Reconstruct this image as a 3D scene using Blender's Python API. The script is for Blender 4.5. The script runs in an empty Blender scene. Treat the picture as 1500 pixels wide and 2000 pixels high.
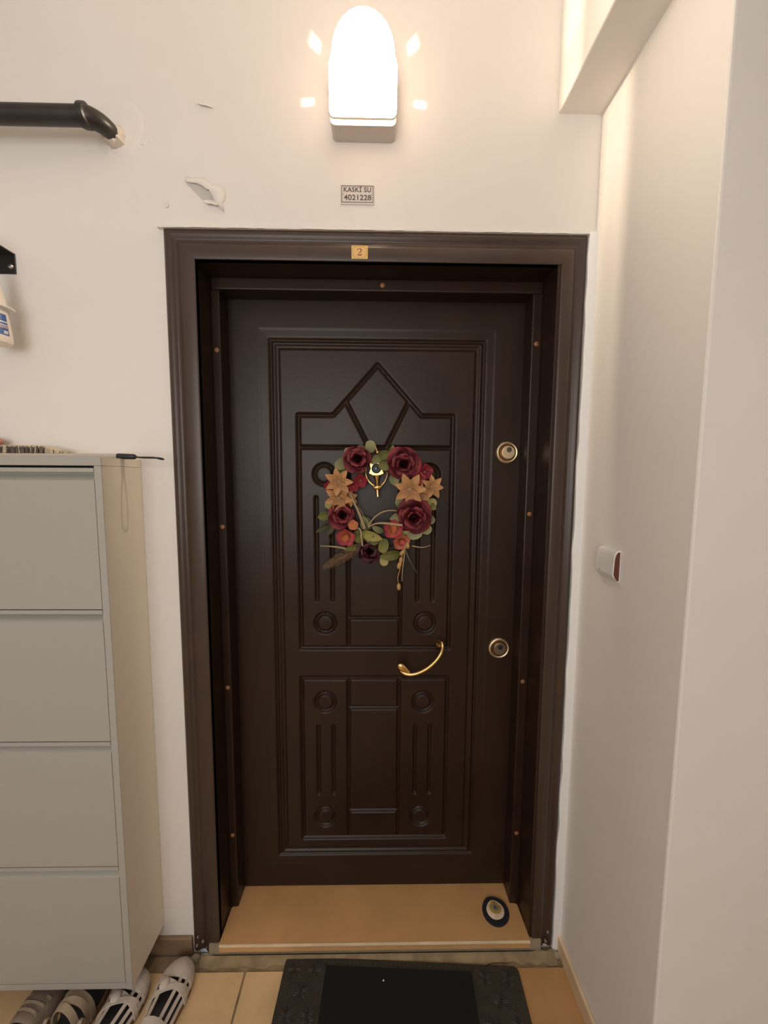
import bpy, bmesh, math, random
import numpy as np
from mathutils import Vector, Matrix, Euler

random.seed(7)
PI = math.pi
S = bpy.context.scene
COL = S.collection

# ------------------------------------------------------------------ camera
FPX = 739.3
CAM = np.array([.5496, -1.0235, 1.4225])
YAW, PITCH, ROLL = .0162, -.0896, .0059
_F = np.array([math.sin(YAW)*math.cos(PITCH), math.cos(YAW)*math.cos(PITCH), math.sin(PITCH)])
_R = np.array([math.cos(YAW), -math.sin(YAW), 0.0])
_U = np.cross(_R, _F)
_R2 = math.cos(ROLL)*_R + math.sin(ROLL)*_U
_U2 = -math.sin(ROLL)*_R + math.cos(ROLL)*_U
cam_d = bpy.data.cameras.new('camera')
cam_d.sensor_fit = 'VERTICAL'
cam_d.sensor_height = 36.0
cam_d.lens = FPX/2000*36.0
cam_d.clip_start = .02
cam = bpy.data.objects.new('camera', cam_d)
COL.objects.link(cam)
_b = -_F
cam.matrix_world = Matrix(((_R2[0], _U2[0], _b[0], CAM[0]), (_R2[1], _U2[1], _b[1], CAM[1]),
                           (_R2[2], _U2[2], _b[2], CAM[2]), (0, 0, 0, 1)))
S.camera = cam

def at(u, v, ax, val):
    """the point of the plane axis=val that the photograph shows at pixel (u, v)"""
    d = _F + _R2*(u-750)/FPX - _U2*(v-1000)/FPX
    t = (val-CAM[ax])/d[ax]
    return Vector(CAM + t*d)

# ------------------------------------------------------------------ world, light, exposure
w = bpy.data.worlds.new('world'); S.world = w; w.use_nodes = True
w.node_tree.nodes['Background'].inputs[0].default_value = (.75, .85, 1, 1)
w.node_tree.nodes['Background'].inputs[1].default_value = .6
FILL_POWER = 25
BULB_POWER = 12.5
OPAL = 64.0
S.view_settings.view_transform = 'Standard'
S.view_settings.look = 'None'
S.view_settings.exposure = 0.0
S.view_settings.gamma = 1.0
S.view_settings.use_curve_mapping = False

def area_light(name, loc, rot, sx, sy, power, color):
    l = bpy.data.lights.new(name, 'AREA'); l.shape = 'RECTANGLE'; l.size = sx; l.size_y = sy
    l.energy = power; l.color = color
    o = bpy.data.objects.new(name, l); COL.objects.link(o); o.location = loc; o.rotation_euler = rot
    return o
# added fill light, placed inside an invented window behind the camera
area_light('added_fill', (-.05, -2.72, 1.65), (PI/2, 0, 0), 1.5, 1.4, FILL_POWER, (1, .965, .925))

# ------------------------------------------------------------------ materials
MATS = {}
def mat(name, col, rough=.6, metal=0.0, noise=0.0, nscale=20, bump=0.0, bscale=120, spec=.5, col2=None, sheen=0, coat=0):
    if name in MATS: return MATS[name]
    m = bpy.data.materials.new(name); m.use_nodes = True
    nt = m.node_tree; b = nt.nodes['Principled BSDF']
    b.inputs['Base Color'].default_value = (*col, 1); b.inputs['Roughness'].default_value = rough
    b.inputs['Metallic'].default_value = metal; b.inputs['Specular IOR Level'].default_value = spec
    b.inputs['Sheen Weight'].default_value = sheen; b.inputs['Coat Weight'].default_value = coat
    tc = nt.nodes.new('ShaderNodeTexCoord')
    if noise or col2:
        n = nt.nodes.new('ShaderNodeTexNoise'); n.inputs['Scale'].default_value = nscale; n.inputs['Detail'].default_value = 6
        nt.links.new(tc.outputs['Object'], n.inputs['Vector'])
        r = nt.nodes.new('ShaderNodeValToRGB')
        c2 = col2 if col2 else tuple(c*(1-noise) for c in col)
        r.color_ramp.elements[0].position = .35; r.color_ramp.elements[1].position = .68
        r.color_ramp.elements[0].color = (*c2, 1); r.color_ramp.elements[1].color = (*col, 1)
        nt.links.new(n.outputs['Fac'], r.inputs['Fac']); nt.links.new(r.outputs['Color'], b.inputs['Base Color'])
    if bump:
        n2 = nt.nodes.new('ShaderNodeTexNoise'); n2.inputs['Scale'].default_value = bscale; n2.inputs['Detail'].default_value = 4
        nt.links.new(tc.outputs['Object'], n2.inputs['Vector'])
        bp = nt.nodes.new('ShaderNodeBump'); bp.inputs['Strength'].default_value = bump; bp.inputs['Distance'].default_value = .004
        nt.links.new(n2.outputs['Fac'], bp.inputs['Height']); nt.links.new(bp.outputs['Normal'], b.inputs['Normal'])
    MATS[name] = m
    return m

PLASTER = mat('plaster', (.84, .80, .755), .62, noise=.05, nscale=2.2, bump=.10, bscale=60)
PLASTER2 = mat('bare_plaster', (.60, .565, .53), .9, noise=.08, nscale=30, bump=.25, bscale=150)
FLAKE = mat('paint_flake', (.82, .78, .73), .62)
CAULK = mat('white_filler', (.84, .84, .83), .6, bump=.3, bscale=40)
DOORM = mat('dark_walnut_laminate', (.0300, .0155, .0095), .36, noise=.18, nscale=9, bump=.06, bscale=220, spec=.30)
CASEM = mat('walnut_casing', (.056, .033, .0225), .36, noise=.15, nscale=9, bump=.05, bscale=200)
STONE = mat('ochre_stone', (.68, .39, .17), .42, noise=.16, nscale=7, bump=.05, bscale=90)
STONE_EDGE = mat('worn_grey_stone', (.36, .29, .20), .7, noise=.25, nscale=18, bump=.2)
TILE = mat('beige_floor_tile', (.80, .56, .31), .38, noise=.22, nscale=6, bump=.05)
TILE_B = mat('amber_floor_tile', (.52, .29, .125), .38, noise=.2, nscale=6, bump=.05)
GROUT = mat('cement_grout', (.34, .25, .145), .9, noise=.35, nscale=25, bump=.5, bscale=80)
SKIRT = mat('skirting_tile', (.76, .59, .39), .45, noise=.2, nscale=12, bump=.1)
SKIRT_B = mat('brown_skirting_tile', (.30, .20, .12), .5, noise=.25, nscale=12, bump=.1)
CABM = mat('grey_cabinet_paint', (.40, .387, .352), .48, bump=.05, bscale=500)
DARK = mat('dark_gap', (.02, .02, .02), .8)
BRASS = mat('brass', (.78, .52, .21), .24, 1.0)
SATIN = mat('satin_gold', (.74, .60, .40), .42, 1.0, bump=.03)
LOCKIN = mat('lock_recess_bronze', (.22, .11, .04), .35, 1.0)
BLACKP = mat('black_plastic', (.012, .012, .013), .45)
BLACKM = mat('black_painted_metal', (.018, .015, .013), .45, noise=.4, nscale=30)
PIPE = mat('worn_black_pipe_paint', (.030, .024, .021), .36, noise=.5, nscale=16, bump=.15, bscale=50)
PIPEW = mat('white_joint_sealant', (.62, .55, .48), .5, bump=.5, bscale=90)
WHITEP = mat('white_plastic', (.78, .76, .74), .38)
COPPER = mat('copper_brown_cap', (.32, .135, .055), .5)
ROD = mat('grey_rod', (.46, .42, .37), .35)
PLATEM = mat('pale_sign_plate', (.68, .63, .585), .4)
INK = mat('sign_ink', (.10, .075, .075), .6)
RUBBER = mat('black_rubber', (.043, .036, .026), .55, noise=.35, nscale=40, bump=.4, bscale=300)
PILE = mat('black_mat_fibre', (.008, .007, .006), .95, noise=.5, nscale=300, bump=1.0, bscale=900)

# ------------------------------------------------------------------ helpers
def tag(o, label=None, cat=None, group=None, kind=None):
    if label: o['label'] = label
    if cat: o['category'] = cat
    if group: o['group'] = group
    if kind: o['kind'] = kind
    return o

def link(name, me, parent=None):
    o = bpy.data.objects.new(name, me); COL.objects.link(o)
    if parent: o.parent = parent
    return o

def empty(name, loc=(0, 0, 0), rot=(0, 0, 0), parent=None):
    o = bpy.data.objects.new(name, None); COL.objects.link(o)
    o.location = loc; o.rotation_euler = rot; o.empty_display_size = .05
    if parent: o.parent = parent
    return o

class MB:
    def __init__(s): s.v = []; s.f = []
    def add(s, v, f):
        k = len(s.v); s.v += [tuple(p) for p in v]; s.f += [tuple(i+k for i in q) for q in f]; return s
    def box(s, a, b):
        x0, y0, z0 = a; x1, y1, z1 = b
        return s.add([(x0, y0, z0), (x1, y0, z0), (x1, y1, z0), (x0, y1, z0), (x0, y0, z1), (x1, y0, z1), (x1, y1, z1), (x0, y1, z1)],
                     [(0, 3, 2, 1), (4, 5, 6, 7), (0, 1, 5, 4), (1, 2, 6, 5), (2, 3, 7, 6), (3, 0, 4, 7)])
    def prism(s, poly, axis, a, b):
        """extrude a 2D polygon along an axis; poly gives the other two coordinates in cyclic order"""
        n = len(poly); v = []
        for t in (a, b):
            for p in poly:
                q = [0, 0, 0]; q[axis] = t; q[(axis+1) % 3] = p[0]; q[(axis+2) % 3] = p[1]; v.append(q)
        f = [tuple(range(n-1, -1, -1)), tuple(range(n, 2*n))]
        f += [(i, (i+1) % n, n+(i+1) % n, n+i) for i in range(n)]
        return s.add(v, f)
    def loft(s, rings, closed=True, caps=True):
        n = len(rings[0]); v = [p for r in rings for p in r]; f = []
        for k in range(len(rings)-1):
            for i in range(n if closed else n-1):
                j = (i+1) % n
                f.append((k*n+i, k*n+j, (k+1)*n+j, (k+1)*n+i))
        if caps and closed:
            f.append(tuple(range(n-1, -1, -1))); f.append(tuple((len(rings)-1)*n+i for i in range(n)))
        return s.add(v, f)
    def lathe(s, prof, n=24, axis='z', loc=(0, 0, 0)):
        rings = []
        for r, h in prof:
            ring = []
            for i in range(n):
                a = 2*PI*i/n; c, d = r*math.cos(a), r*math.sin(a)
                p = (c, d, h) if axis == 'z' else ((c, -h, d) if axis == 'y' else (h, c, d))
                ring.append((p[0]+loc[0], p[1]+loc[1], p[2]+loc[2]))
            rings.append(ring)
        return s.loft(rings)
    def tube(s, pts, rad, n=8, flat=1.0, up=None):
        pts = [Vector(p) for p in pts]; m = len(pts)
        rs = rad if isinstance(rad, (list, tuple)) else [rad]*m
        rings = []; prev = None
        for i, p in enumerate(pts):
            t = (pts[min(i+1, m-1)]-pts[max(i-1, 0)]).normalized()
            if prev is None:
                a = Vector(up) if up else (Vector((0, 0, 1)) if abs(t.z) < .9 else Vector((0, 1, 0)))
            else: a = prev
            e = (a - t*a.dot(t)).normalized(); prev = e; g = t.cross(e)
            rings.append([p + (e*math.cos(2*PI*k/n)*flat + g*math.sin(2*PI*k/n))*rs[i] for k in range(n)])
        return s.loft(rings)
    def ball(s, c, r, n=10, m=6, sc=(1, 1, 1)):
        rings = []
        for j in range(m+1):
            a = PI*j/m; rr = max(math.sin(a), .01)
            rings.append([(c[0]+r*rr*math.cos(2*PI*i/n)*sc[0], c[1]+r*rr*math.sin(2*PI*i/n)*sc[1], c[2]-r*math.cos(a)*sc[2]) for i in range(n)])
        return s.loft(rings)
    def mesh(s, name, m, smooth=False, bevel=0, seg=2):
        me = bpy.data.meshes.new(name); me.from_pydata(s.v, [], s.f); me.update()
        bm = bmesh.new(); bm.from_mesh(me)
        bmesh.ops.recalc_face_normals(bm, faces=bm.faces)
        if bevel:
            es = [e for e in bm.edges if len(e.link_faces) == 2 and e.calc_face_angle(0) > .5]
            bmesh.ops.bevel(bm, geom=es, offset=bevel, segments=seg, profile=.5, affect='EDGES')
        bm.to_mesh(me); bm.free()
        if m: me.materials.append(m)
        if smooth:
            me.polygons.foreach_set('use_smooth', [True]*len(me.polygons))
            me.set_sharp_from_angle(angle=math.radians(42))
        return me
    def build(s, name, m, parent=None, smooth=False, bevel=0, seg=2):
        return link(name, s.mesh(name, m, smooth, bevel, seg), parent)

def bez(p0, p1, p2, n=12):
    p0, p1, p2 = Vector(p0), Vector(p1), Vector(p2)
    return [p0*(1-t)**2 + p1*2*t*(1-t) + p2*t*t for t in (i/n for i in range(n+1))]

def arcpts(cx, cy, rx, ry, a0, a1, n):
    return [(cx+rx*math.cos(a0+(a1-a0)*i/n), cy+ry*math.sin(a0+(a1-a0)*i/n)) for i in range(n+1)]

def text_mesh(body, name, size, m, extrude=.0002, space=1.0, offset=0.0):
    cu = bpy.data.curves.new(name, 'FONT'); cu.body = body; cu.size = size; cu.align_x = 'CENTER'; cu.align_y = 'CENTER'
    cu.extrude = extrude; cu.space_character = space; cu.offset = offset
    o = bpy.data.objects.new(name, cu); COL.objects.link(o)
    dg = bpy.context.evaluated_depsgraph_get()
    me = bpy.data.meshes.new_from_object(o.evaluated_get(dg)); bpy.data.objects.remove(o); bpy.data.curves.remove(cu)
    me.materials.clear(); me.materials.append(m); me.name = name
    return me

# ------------------------------------------------------------------ the setting
W, H = 1.09, 2.0526           # casing outside width and height
WY = .012                     # face of the front wall
XS, YE = 1.1123, -.363        # side wall plane, its outer corner
FZ = -.012                    # floor
CZ = 2.78                     # ceiling
XL, YB = -.95, -2.8           # left wall, back wall
XR = 2.1

mb = MB().box((XL-.1, WY, FZ-.05), (.02, .30, CZ)).box((1.065, WY, FZ-.05), (XR, .30, CZ)).box((.02, WY, 2.03), (1.065, .30, CZ))
wall_front = tag(mb.build('wall_front', PLASTER), 'off-white plastered wall around the dark door', kind='structure')
wr = tag(MB().box((XS, YE, FZ-.05), (XR, WY, CZ)).build('wall_right', PLASTER, bevel=.004), 'plastered side wall with outer corner right of the door', kind='structure')
tag(MB().box((XR, YB-.1, FZ-.05), (XR+.1, YE, CZ)).build('wall_side', PLASTER), 'plastered hallway wall past the outer corner', kind='structure')
tag(MB().box((XL-.1, YB-.1, FZ-.05), (XL, WY, CZ)).build('wall_left', PLASTER), 'plastered hallway wall left of the shoe cabinet', kind='structure')
wb = MB().box((XL, YB-.1, FZ-.05), (-.85, YB, CZ)).box((.75, YB-.1, FZ-.05), (XR, YB, CZ)).box((-.85, YB-.1, FZ-.05), (.75, YB, .9)).box((-.85, YB-.1, 2.5), (.75, YB, CZ))
tag(wb.build('wall_back', PLASTER), 'plastered wall with an opening for the added fill window', kind='structure')
wf = MB()
for x in (-.85, -.065, .72): wf.box((x, YB-.07, .9), (x+.03, YB-.03, 2.5))
for z in (.9, 2.47): wf.box((-.85, YB-.07, z), (.75, YB-.03, z+.03))
win = tag(wf.build('fill_window_1', WHITEP), 'added white framed window around the fill light behind the camera', kind='structure')  # invented window, out of view, to go with the added fill light
GLASS = mat('fill_window_glass', (.9, .95, .95), .05); GLASS.node_tree.nodes['Principled BSDF'].inputs['Transmission Weight'].default_value = 1.0
for x0, x1 in ((-.82, -.065), (-.035, .72)): MB().box((x0, YB-.053, .93), (x1, YB-.047, 2.47)).build('pane', GLASS, win)
tag(MB().box((XL-.1, YB-.1, CZ), (XR+.1, .3, CZ+.1)).build('ceiling', PLASTER), 'plastered hallway ceiling', kind='structure')
tag(MB().box((1.0006, -1.9, 2.3416), (XS+.01, WY+.01, CZ)).build('trim_2', PLASTER, bevel=.004), 'plastered ceiling beam running along the side wall', kind='structure')

# irregular white filler strip between casing and side wall
rng = random.Random(3)
zs = [FZ+i*(H-FZ+.003)/35 for i in range(36)]
prof = [1.0885 + rng.uniform(-.002, .0035) for z in zs]
mb = MB(); v = []; f = []
for z, x in zip(zs, prof): v += [(x, WY-.012, z), (x+.004, WY-.0145, z), (XS, WY-.013, z), (XS, WY+.002, z), (x, WY+.002, z)]
n = 5
for k in range(len(zs)-1):
    for i in range(n): f.append((k*n+i, k*n+(i+1) % n, (k+1)*n+(i+1) % n, (k+1)*n+i))
f += [tuple(range(5)), tuple((len(zs)-1)*n+i for i in range(5))]
tag(mb.add(v, f).build('trim_3', CAULK, smooth=True), 'uneven white filler strip beside the door casing', kind='structure')
# ragged bead of paint above the casing
rng = random.Random(5)
ts = [i/60 for i in range(61)]
rings = []
for t in ts:
    x = -.012 + t*(W+.022); hh = .003 + rng.uniform(0, .0025); z = H - .0015
    rings.append([(x, WY+.002, z-.001), (x, -.001+rng.uniform(0, .003), z-.0005), (x, .001, z+hh), (x, WY+.002, z+hh+.003)])
tag(MB().loft(rings).build('trim_4', FLAKE), 'ragged paint bead along the top of the door casing', kind='structure')

# floor with tiles
floor = tag(MB().box((XL, YB, FZ-.05), (XR, WY, FZ-.004)).build('floor', GROUT), 'tiled hallway floor with beige and amber stone tiles', kind='structure')
XJ = .1695
tw, gap = .50, .0055
tile_mesh = {}
xs = [XJ + tw*i for i in range(-4, 5)]
ys = [-.036 - tw*j for j in range(0, 7)]
for i in range(len(xs)-1):
    for j in range(len(ys)-1):
        x0, x1 = max(xs[i]+gap/2, XL), min(xs[i+1]-gap/2, XR)
        if x1-x0 < .05: continue
        y0, y1 = max(ys[j+1]+gap/2, YB), ys[j]-gap/2
        if y0 < YE and False: continue
        if x0 < XS < x1 and y1 > YE: x1b = XS-.001
        else: x1b = x1
        if x0 >= XS and y1 > YE: continue
        m = TILE if xs[i] < .6 else TILE_B
        MB().box((x0, y0, FZ-.0045), (x1b, y1, FZ)).build('tile', m, floor, bevel=.0015, seg=1)
# thin grout smear in front of the step
rng = random.Random(11)
rings = []
for i in range(50):
    x = .03 + i*1.06/49
    d = .017 + rng.uniform(-.006, .008)
    rings.append([(x, -.010, FZ-.003), (x, -.010, FZ+.012), (x, -.018, FZ+.005), (x, -.012-d, FZ+.0008), (x, -.012-d, FZ-.003)])
MB().loft(rings).build('grout_smear', GROUT, floor, smooth=True)
# corner blobs of filler at the casing feet
for (cx, cy, r, s) in ((1.045, -.006, .022, 1), (1.085, -.008, .020, 2), (.045, -.004, .022, 3), (.01, -.006, .016, 4)):
    rr = random.Random(s); b = MB()
    rings = []
    for k in range(4):
        a = [1, .8, .5, .05][k]; h = [0, .006, .011, .013][k]
        rings.append([(cx+r*a*math.cos(2*PI*i/12)*(1+.35*math.sin(i*2.3+s)), cy+r*.7*a*math.sin(2*PI*i/12), FZ-.003+h) for i in range(12)])
    b.loft(rings).build('grout_blob', mat('pale_filler', (.42, .38, .30), .9, noise=.3, nscale=40, bump=.4), floor, smooth=True)

# skirting
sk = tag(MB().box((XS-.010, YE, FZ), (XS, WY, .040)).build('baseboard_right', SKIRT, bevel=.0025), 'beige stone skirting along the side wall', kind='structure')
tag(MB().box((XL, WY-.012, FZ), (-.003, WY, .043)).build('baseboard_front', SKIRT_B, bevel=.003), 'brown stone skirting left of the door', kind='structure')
tag(MB().box((XS, YE-.010, FZ), (XR, YE, .040)).build('baseboard_return', SKIRT, bevel=.0025), 'beige stone skirting past the outer corner', kind='structure')

# step in the doorway
step = empty('trim_5'); tag(step, 'ochre stone door step', kind='structure')
MB().box((.05, -.004, FZ-.02), (1.05, .20, .030)).build('riser', STONE_EDGE, step)
# slab cut around the door frame, with a pale worn nosing
poly = [(.0815, -.012), (1.0165, -.012), (1.0115, .088), (.9965, .094), (.987, .145), (.987, .20), (.103, .20), (.103, .145), (.0955, .100), (.0815, .088)]
MB().prism(poly, 2, .012, .038).build('slab', STONE, step, bevel=.003)
MB().tube([(.085, -.011, .0345), (1.013, -.011, .0345)], .0042, 8).build('nosing', SKIRT, step, smooth=True)

# ------------------------------------------------------------------ door frame
frame = tag(empty('trim_1'), 'dark walnut door frame with moulded casing', kind='structure')
PROF = [(0, 0), (0, .008), (.05, .0125), (.14, .0155), (.23, .0135), (.30, .0095), (.37, .0085), (.45, .0115), (.53, .0165), (.60, .018), (.95, .018), (1.0, .0155), (1.0, 0)]
CL, CR, CT = .0800, .0672, .0770      # casing widths left, right, top
BY = .018
def casing(side):
    b = MB(); r0 = []; r1 = []
    for t, h in PROF:
        y = BY-h
        if side == 'l': r0.append((t*CL, y, 0)); r1.append((t*CL, y, H-t*CT))
        elif side == 'r': r0.append((W-t*CR, y, 0)); r1.append((W-t*CR, y, H-t*CT))
        else: r0.append((t*CL, y, H-t*CT)); r1.append((W-t*CR, y, H-t*CT))
    return b.loft([r0, r1]).build('casing', CASEM, frame, smooth=True)
for s_ in 'lrt': casing(s_)
JX0, JX1, JZ = .0800, 1.0140, 1.9756
SY, DY = .090, .150
MB().box((.045, .004, .0), (JX0, .20, JZ)).build('jamb', DOORM, frame, bevel=.001)
MB().box((JX1, .004, .0), (1.05, .20, JZ)).build('jamb', DOORM, frame, bevel=.001)
MB().box((.045, .004, JZ), (1.05, .20, JZ+.03)).build('jamb', DOORM, frame, bevel=.001)
MB().box((JX0-.002, SY, .012), (.1040, .20, 1.9445)).build('stop', DOORM, frame, bevel=.004)
MB().box((.9860, SY, .012), (JX1+.002, .20, 1.9445)).build('stop', DOORM, frame, bevel=.004)
MB().box((JX0, SY, 1.9440), (JX1, .20, JZ+.002)).build('stop', DOORM, frame, bevel=.004)
capm = MB().lathe([(.0001, -.001), (.0066, -.001), (.0066, .0012), (.005, .0022), (.0001, .0026)], 14, 'y').mesh('screw_cap', COPPER, True)
for (u, v_) in ((425, 684), (432, 1029), (440, 1343), (452, 1631), (747, 555), (1039, 1004), (1024, 1331), (1009, 1627), (1052, 672)):
    p = at(u, v_, 1, SY)
    x, z = p.x, p.z
    if v_ > 560: x = .0925 if x < .5 else 1.0000
    else: z = 1.960
    link('screw_cap', capm, frame).location = (x, SY, z)
# chipped paint flecks at the foot of the casing
for (x, z, s, k) in ((.012, .020, .006, 1), (.030, .034, .005, 2), (.040, .012, .004, 3), (.016, .048, .004, 4), (1.072, .050, .005, 5), (1.066, .020, .006, 6), (.056, .008, .004, 7)):
    rr = random.Random(k)
    s *= .7
    pl = [(s*(.4+.7*rr.random())*math.cos(2*PI*i/7), s*(.6+.5*rr.random())*math.sin(2*PI*i/7)) for i in range(7)]
    MB().prism([(z+q, x+p) for p, q in pl], 1, -.0012, .004).build('paint_chip', mat('chip_grey', (.30, .26, .21), .9), frame)

# ------------------------------------------------------------------ door leaf with carved panels
door = tag(empty('door_1'), 'dark walnut steel door with carved panels', kind='structure')
LX0, LX1, LZ0, LZ1 = .098, .992, .040, 1.955
MX0, MX1, MZ0, MZ1 = .219, .875, .147, 1.838       # moulding rectangle
GX0, GX1, GZ0, GZ1 = MX0-.034, MX1+.034, MZ0-.034, MZ1+.034
b = MB()
b.box((LX0, DY, LZ0), (GX0, .195, LZ1)).box((GX1, DY, LZ0), (LX1, .195, LZ1)).box((GX0, DY, LZ0), (GX1, .195, GZ0)).box((GX0, DY, GZ1), (GX1, .195, LZ1))
b.box((GX0, .17, GZ0), (GX1, .195, GZ1))
b.build('leaf', DOORM, door)

ST = .0021
nx = int((GX1-GX0)/ST); nz = int((GZ1-GZ0)/ST)
gx = np.linspace(GX0, GX1, nx+1); gz = np.linspace(GZ0, GZ1, nz+1)
X, Z = np.meshgrid(gx, gz)
def smooth(t): t = np.clip(t, 0, 1); return t*t*(3-2*t)
def seg(a, c):
    ax, az = a; bx_, bz_ = c
    dx, dz = bx_-ax, bz_-az
    t = np.clip(((X-ax)*dx+(Z-az)*dz)/(dx*dx+dz*dz), 0, 1)
    return np.hypot(X-ax-t*dx, Z-az-t*dz)
def groove(d, hw=.0082, dep=.0085): return -dep*(1-np.clip((d-hw*.12)/(hw*.88), 0, 1)**1.25)
h = np.zeros_like(X)
# moulding profile by inward distance from the rectangle
sdist = np.minimum(np.minimum(X-MX0, MX1-X), np.minimum(Z-MZ0, MZ1-Z))
h += np.interp(sdist, [-.034, -.027, -.022, -.004, .001, .005, .009, .014, .019, .024, .030, .036, .2],
               [0, 0, -.0012, -.0022, -.0030, -.0090, -.0090, -.0015, -.0010, -.0060, -.0060, -.0016, -.0016])
cx = .5435
AP = (.5475, 1.762)
FLx, FRx, FTz = .306, .779, 1.612
f1, f2 = .4125, .682
LN = 1.515
polyl = [AP, (f1, FTz), (FLx, FTz), (FLx, .877), (FRx, .877), (FRx, FTz), (f2, FTz), AP]
lines = list(zip(polyl[:-1], polyl[1:]))
DL0, DL1 = (.4505, 1.6535), (.522, LN)
DR0, DR1 = (.6425, 1.6535), (.574, LN)
lines += [((FLx, LN), (FRx, LN)), (DL0, DL1), (DR0, DR1)]
V1, V2 = .457, .622
lines += [((V1, LN), (V1, .877)), ((V2, LN), (V2, .877)), ((V1, .977), (V2, .977))]
LT, LB = .776, .214
lines += [((FLx-.001, LT), (FRx, LT)), ((FLx-.001, LB), (FRx, LB)), ((FLx-.001, LT), (FLx-.001, LB)), ((FRx, LT), (FRx, LB)),
          ((V1, LT), (V1, LB)), ((V2-.001, LT), (V2-.001, LB)), ((V1, .674), (V2, .674)), ((V1, .311), (V2, .311))]
g = np.zeros_like(X)
for a, c in lines: g = np.minimum(g, groove(seg(a, c)))
for fx in (.358, .407, .676, .724):
    g = np.minimum(g, groove(seg((fx, 1.360), (fx, 1.036)), .0078, .0080))
    g = np.minimum(g, groove(seg((fx, .610), (fx, .376)), .0078, .0080))
CIRC = [(.3835, 1.432), (.707, 1.432), (.3830, .960), (.7020, .960), (.3810, .694), (.6990, .694), (.3780, .290), (.6960, .290)]
for (ccx, ccz) in CIRC:
    r = np.hypot(X-ccx, Z-ccz)
    g = np.minimum(g, groove(np.abs(r-.0300), .0085, .0085))
    h += np.where(r < .024, .0015*(1-(r/.024)**2), 0)
h = np.where(g < 0, np.minimum(h, 0)+g, h)

def inpoly(px, pz, poly):
    ins = np.zeros(px.shape, bool); n = len(poly)
    for i in range(n):
        x1, z1 = poly[i]; x2, z2 = poly[(i+1) % n]
        if z1 == z2: continue
        c = (z1 > pz) != (z2 > pz)
        ins ^= c & (px < (x2-x1)*(pz-z1)/(z2-z1)+x1)
    return ins
FCX = (X[:-1, :-1]+X[1:, 1:])/2; FCZ = (Z[:-1, :-1]+Z[1:, 1:])/2
region = np.zeros(FCX.shape, int)
pieces = [
    [AP, DL0, DL1, DR1, DR0], [DL0, (f1, FTz), (FLx, FTz), (FLx, LN), DL1], [DR0, (f2, FTz), (FRx, FTz), (FRx, LN), DR1],
    [(FLx, LN), (V1, LN), (V1, .877), (FLx, .877)], [(V1, LN), (V2, LN), (V2, .977), (V1, .977)],
    [(V1, .977), (V2, .977), (V2, .877), (V1, .877)], [(V2, LN), (FRx, LN), (FRx, .877), (V2, .877)],
    [(FLx, LT), (V1, LT), (V1, LB), (FLx, LB)], [(V1, LT), (V2, LT), (V2, .674), (V1, .674)],
    [(V1, .674), (V2, .674), (V2, .311), (V1, .311)], [(V1, .311), (V2, .311), (V2, LB), (V1, LB)], [(V2, LT), (FRx, LT), (FRx, LB), (V2, LB)]]
for k, pl in enumerate(pieces): region[inpoly(FCX, FCZ, pl)] = k+1
for k, (ccx, ccz) in enumerate(CIRC): region[np.hypot(FCX-ccx, FCZ-ccz) < .0300] = 100+k
sd2 = np.minimum(np.minimum(FCX-MX0, MX1-FCX), np.minimum(FCZ-MZ0, MZ1-FCZ))
region[(region == 0) & (sd2 < .029)] = 50
idx = np.arange((nx+1)*(nz+1)).reshape(nz+1, nx+1)
quads = np.stack([idx[:-1, :-1], idx[:-1, 1:], idx[1:, 1:], idx[1:, :-1]], -1)
vall = np.stack([X, DY-h, Z], -1).reshape(-1, 3)
def region_obj(code, name, parent):
    q = quads[region == code]
    u, inv = np.unique(q.ravel(), return_inverse=True)
    me = bpy.data.meshes.new(name)
    me.vertices.add(len(u)); me.vertices.foreach_set('co', vall[u].ravel().astype(np.float32))
    nq = len(q)
    me.loops.add(nq*4); me.loops.foreach_set('vertex_index', inv.ravel().astype(np.int32))
    me.polygons.add(nq); me.polygons.foreach_set('loop_start', np.arange(0, nq*4, 4, dtype=np.int32))
    me.polygons.foreach_set('use_smooth', np.ones(nq, bool))
    me.update(calc_edges=True); me.materials.append(DOORM)
    return link(name, me, parent)
region_obj(50, 'moulding', door)
region_obj(0, 'panel_field', door)
panels = [region_obj(k+1, 'panel', door) for k in range(len(pieces))]
for k, owner in enumerate((3, 6, 3, 6, 7, 11, 7, 11)): region_obj(100+k, 'rosette', panels[owner])

# locks
def lock(u, v_, key):
    p = at(u, v_, 1, DY)
    o = MB().lathe([(.0345, 0), (.0345, .003), (.033, .006), (.0295, .0075), (.0262, .0062), (.0250, .0035), (.0245, .001)], 40, 'y').build('lock_rosette', SATIN, door, smooth=True)
    o.location = (p.x, DY, p.z)
    tag(o, 'round satin gold lock cover')
    MB().lathe([(.0001, .0015), (.0250, .0015), (.0245, .0035), (.0001, .0036)], 32, 'y').build('recess', LOCKIN, o, smooth=True)
    MB().lathe([(.0205, .003), (.0205, .0092), (.0195, .0102), (.0188, .0104), (.0182, .0104), (.0001, .0104)], 32, 'y', (.002, 0, 0)).build('cylinder_guard', SATIN if key else mat('dull_bronze', (.30, .25, .19), .4, 1.0), o, smooth=True)
    kx, kz = (.003, .008) if key else (.002, .006)
    kc = MB().lathe([(.0001, .009), (.0082, .009), (.0082, .0118), (.0076, .0121), (.0072, .0121), (.0001, .0121)], 20, 'y', (kx, 0, kz)).build('cylinder', mat('keyway_steel', (.17, .145, .12), .45, 1.0) if key else BLACKP, o, smooth=True)
    if key:
        a = math.radians(50); c, s2 = math.cos(a), math.sin(a)
        pl = [(-.0055, -.001), (.0055, -.001), (.0055, .001), (-.0055, .001)]
        MB().prism([(kz+x*s2+y*c, kx+x*c-y*s2) for x, y in pl], 1, -.0126, -.0118).build('key_slot', DARK, o)
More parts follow.
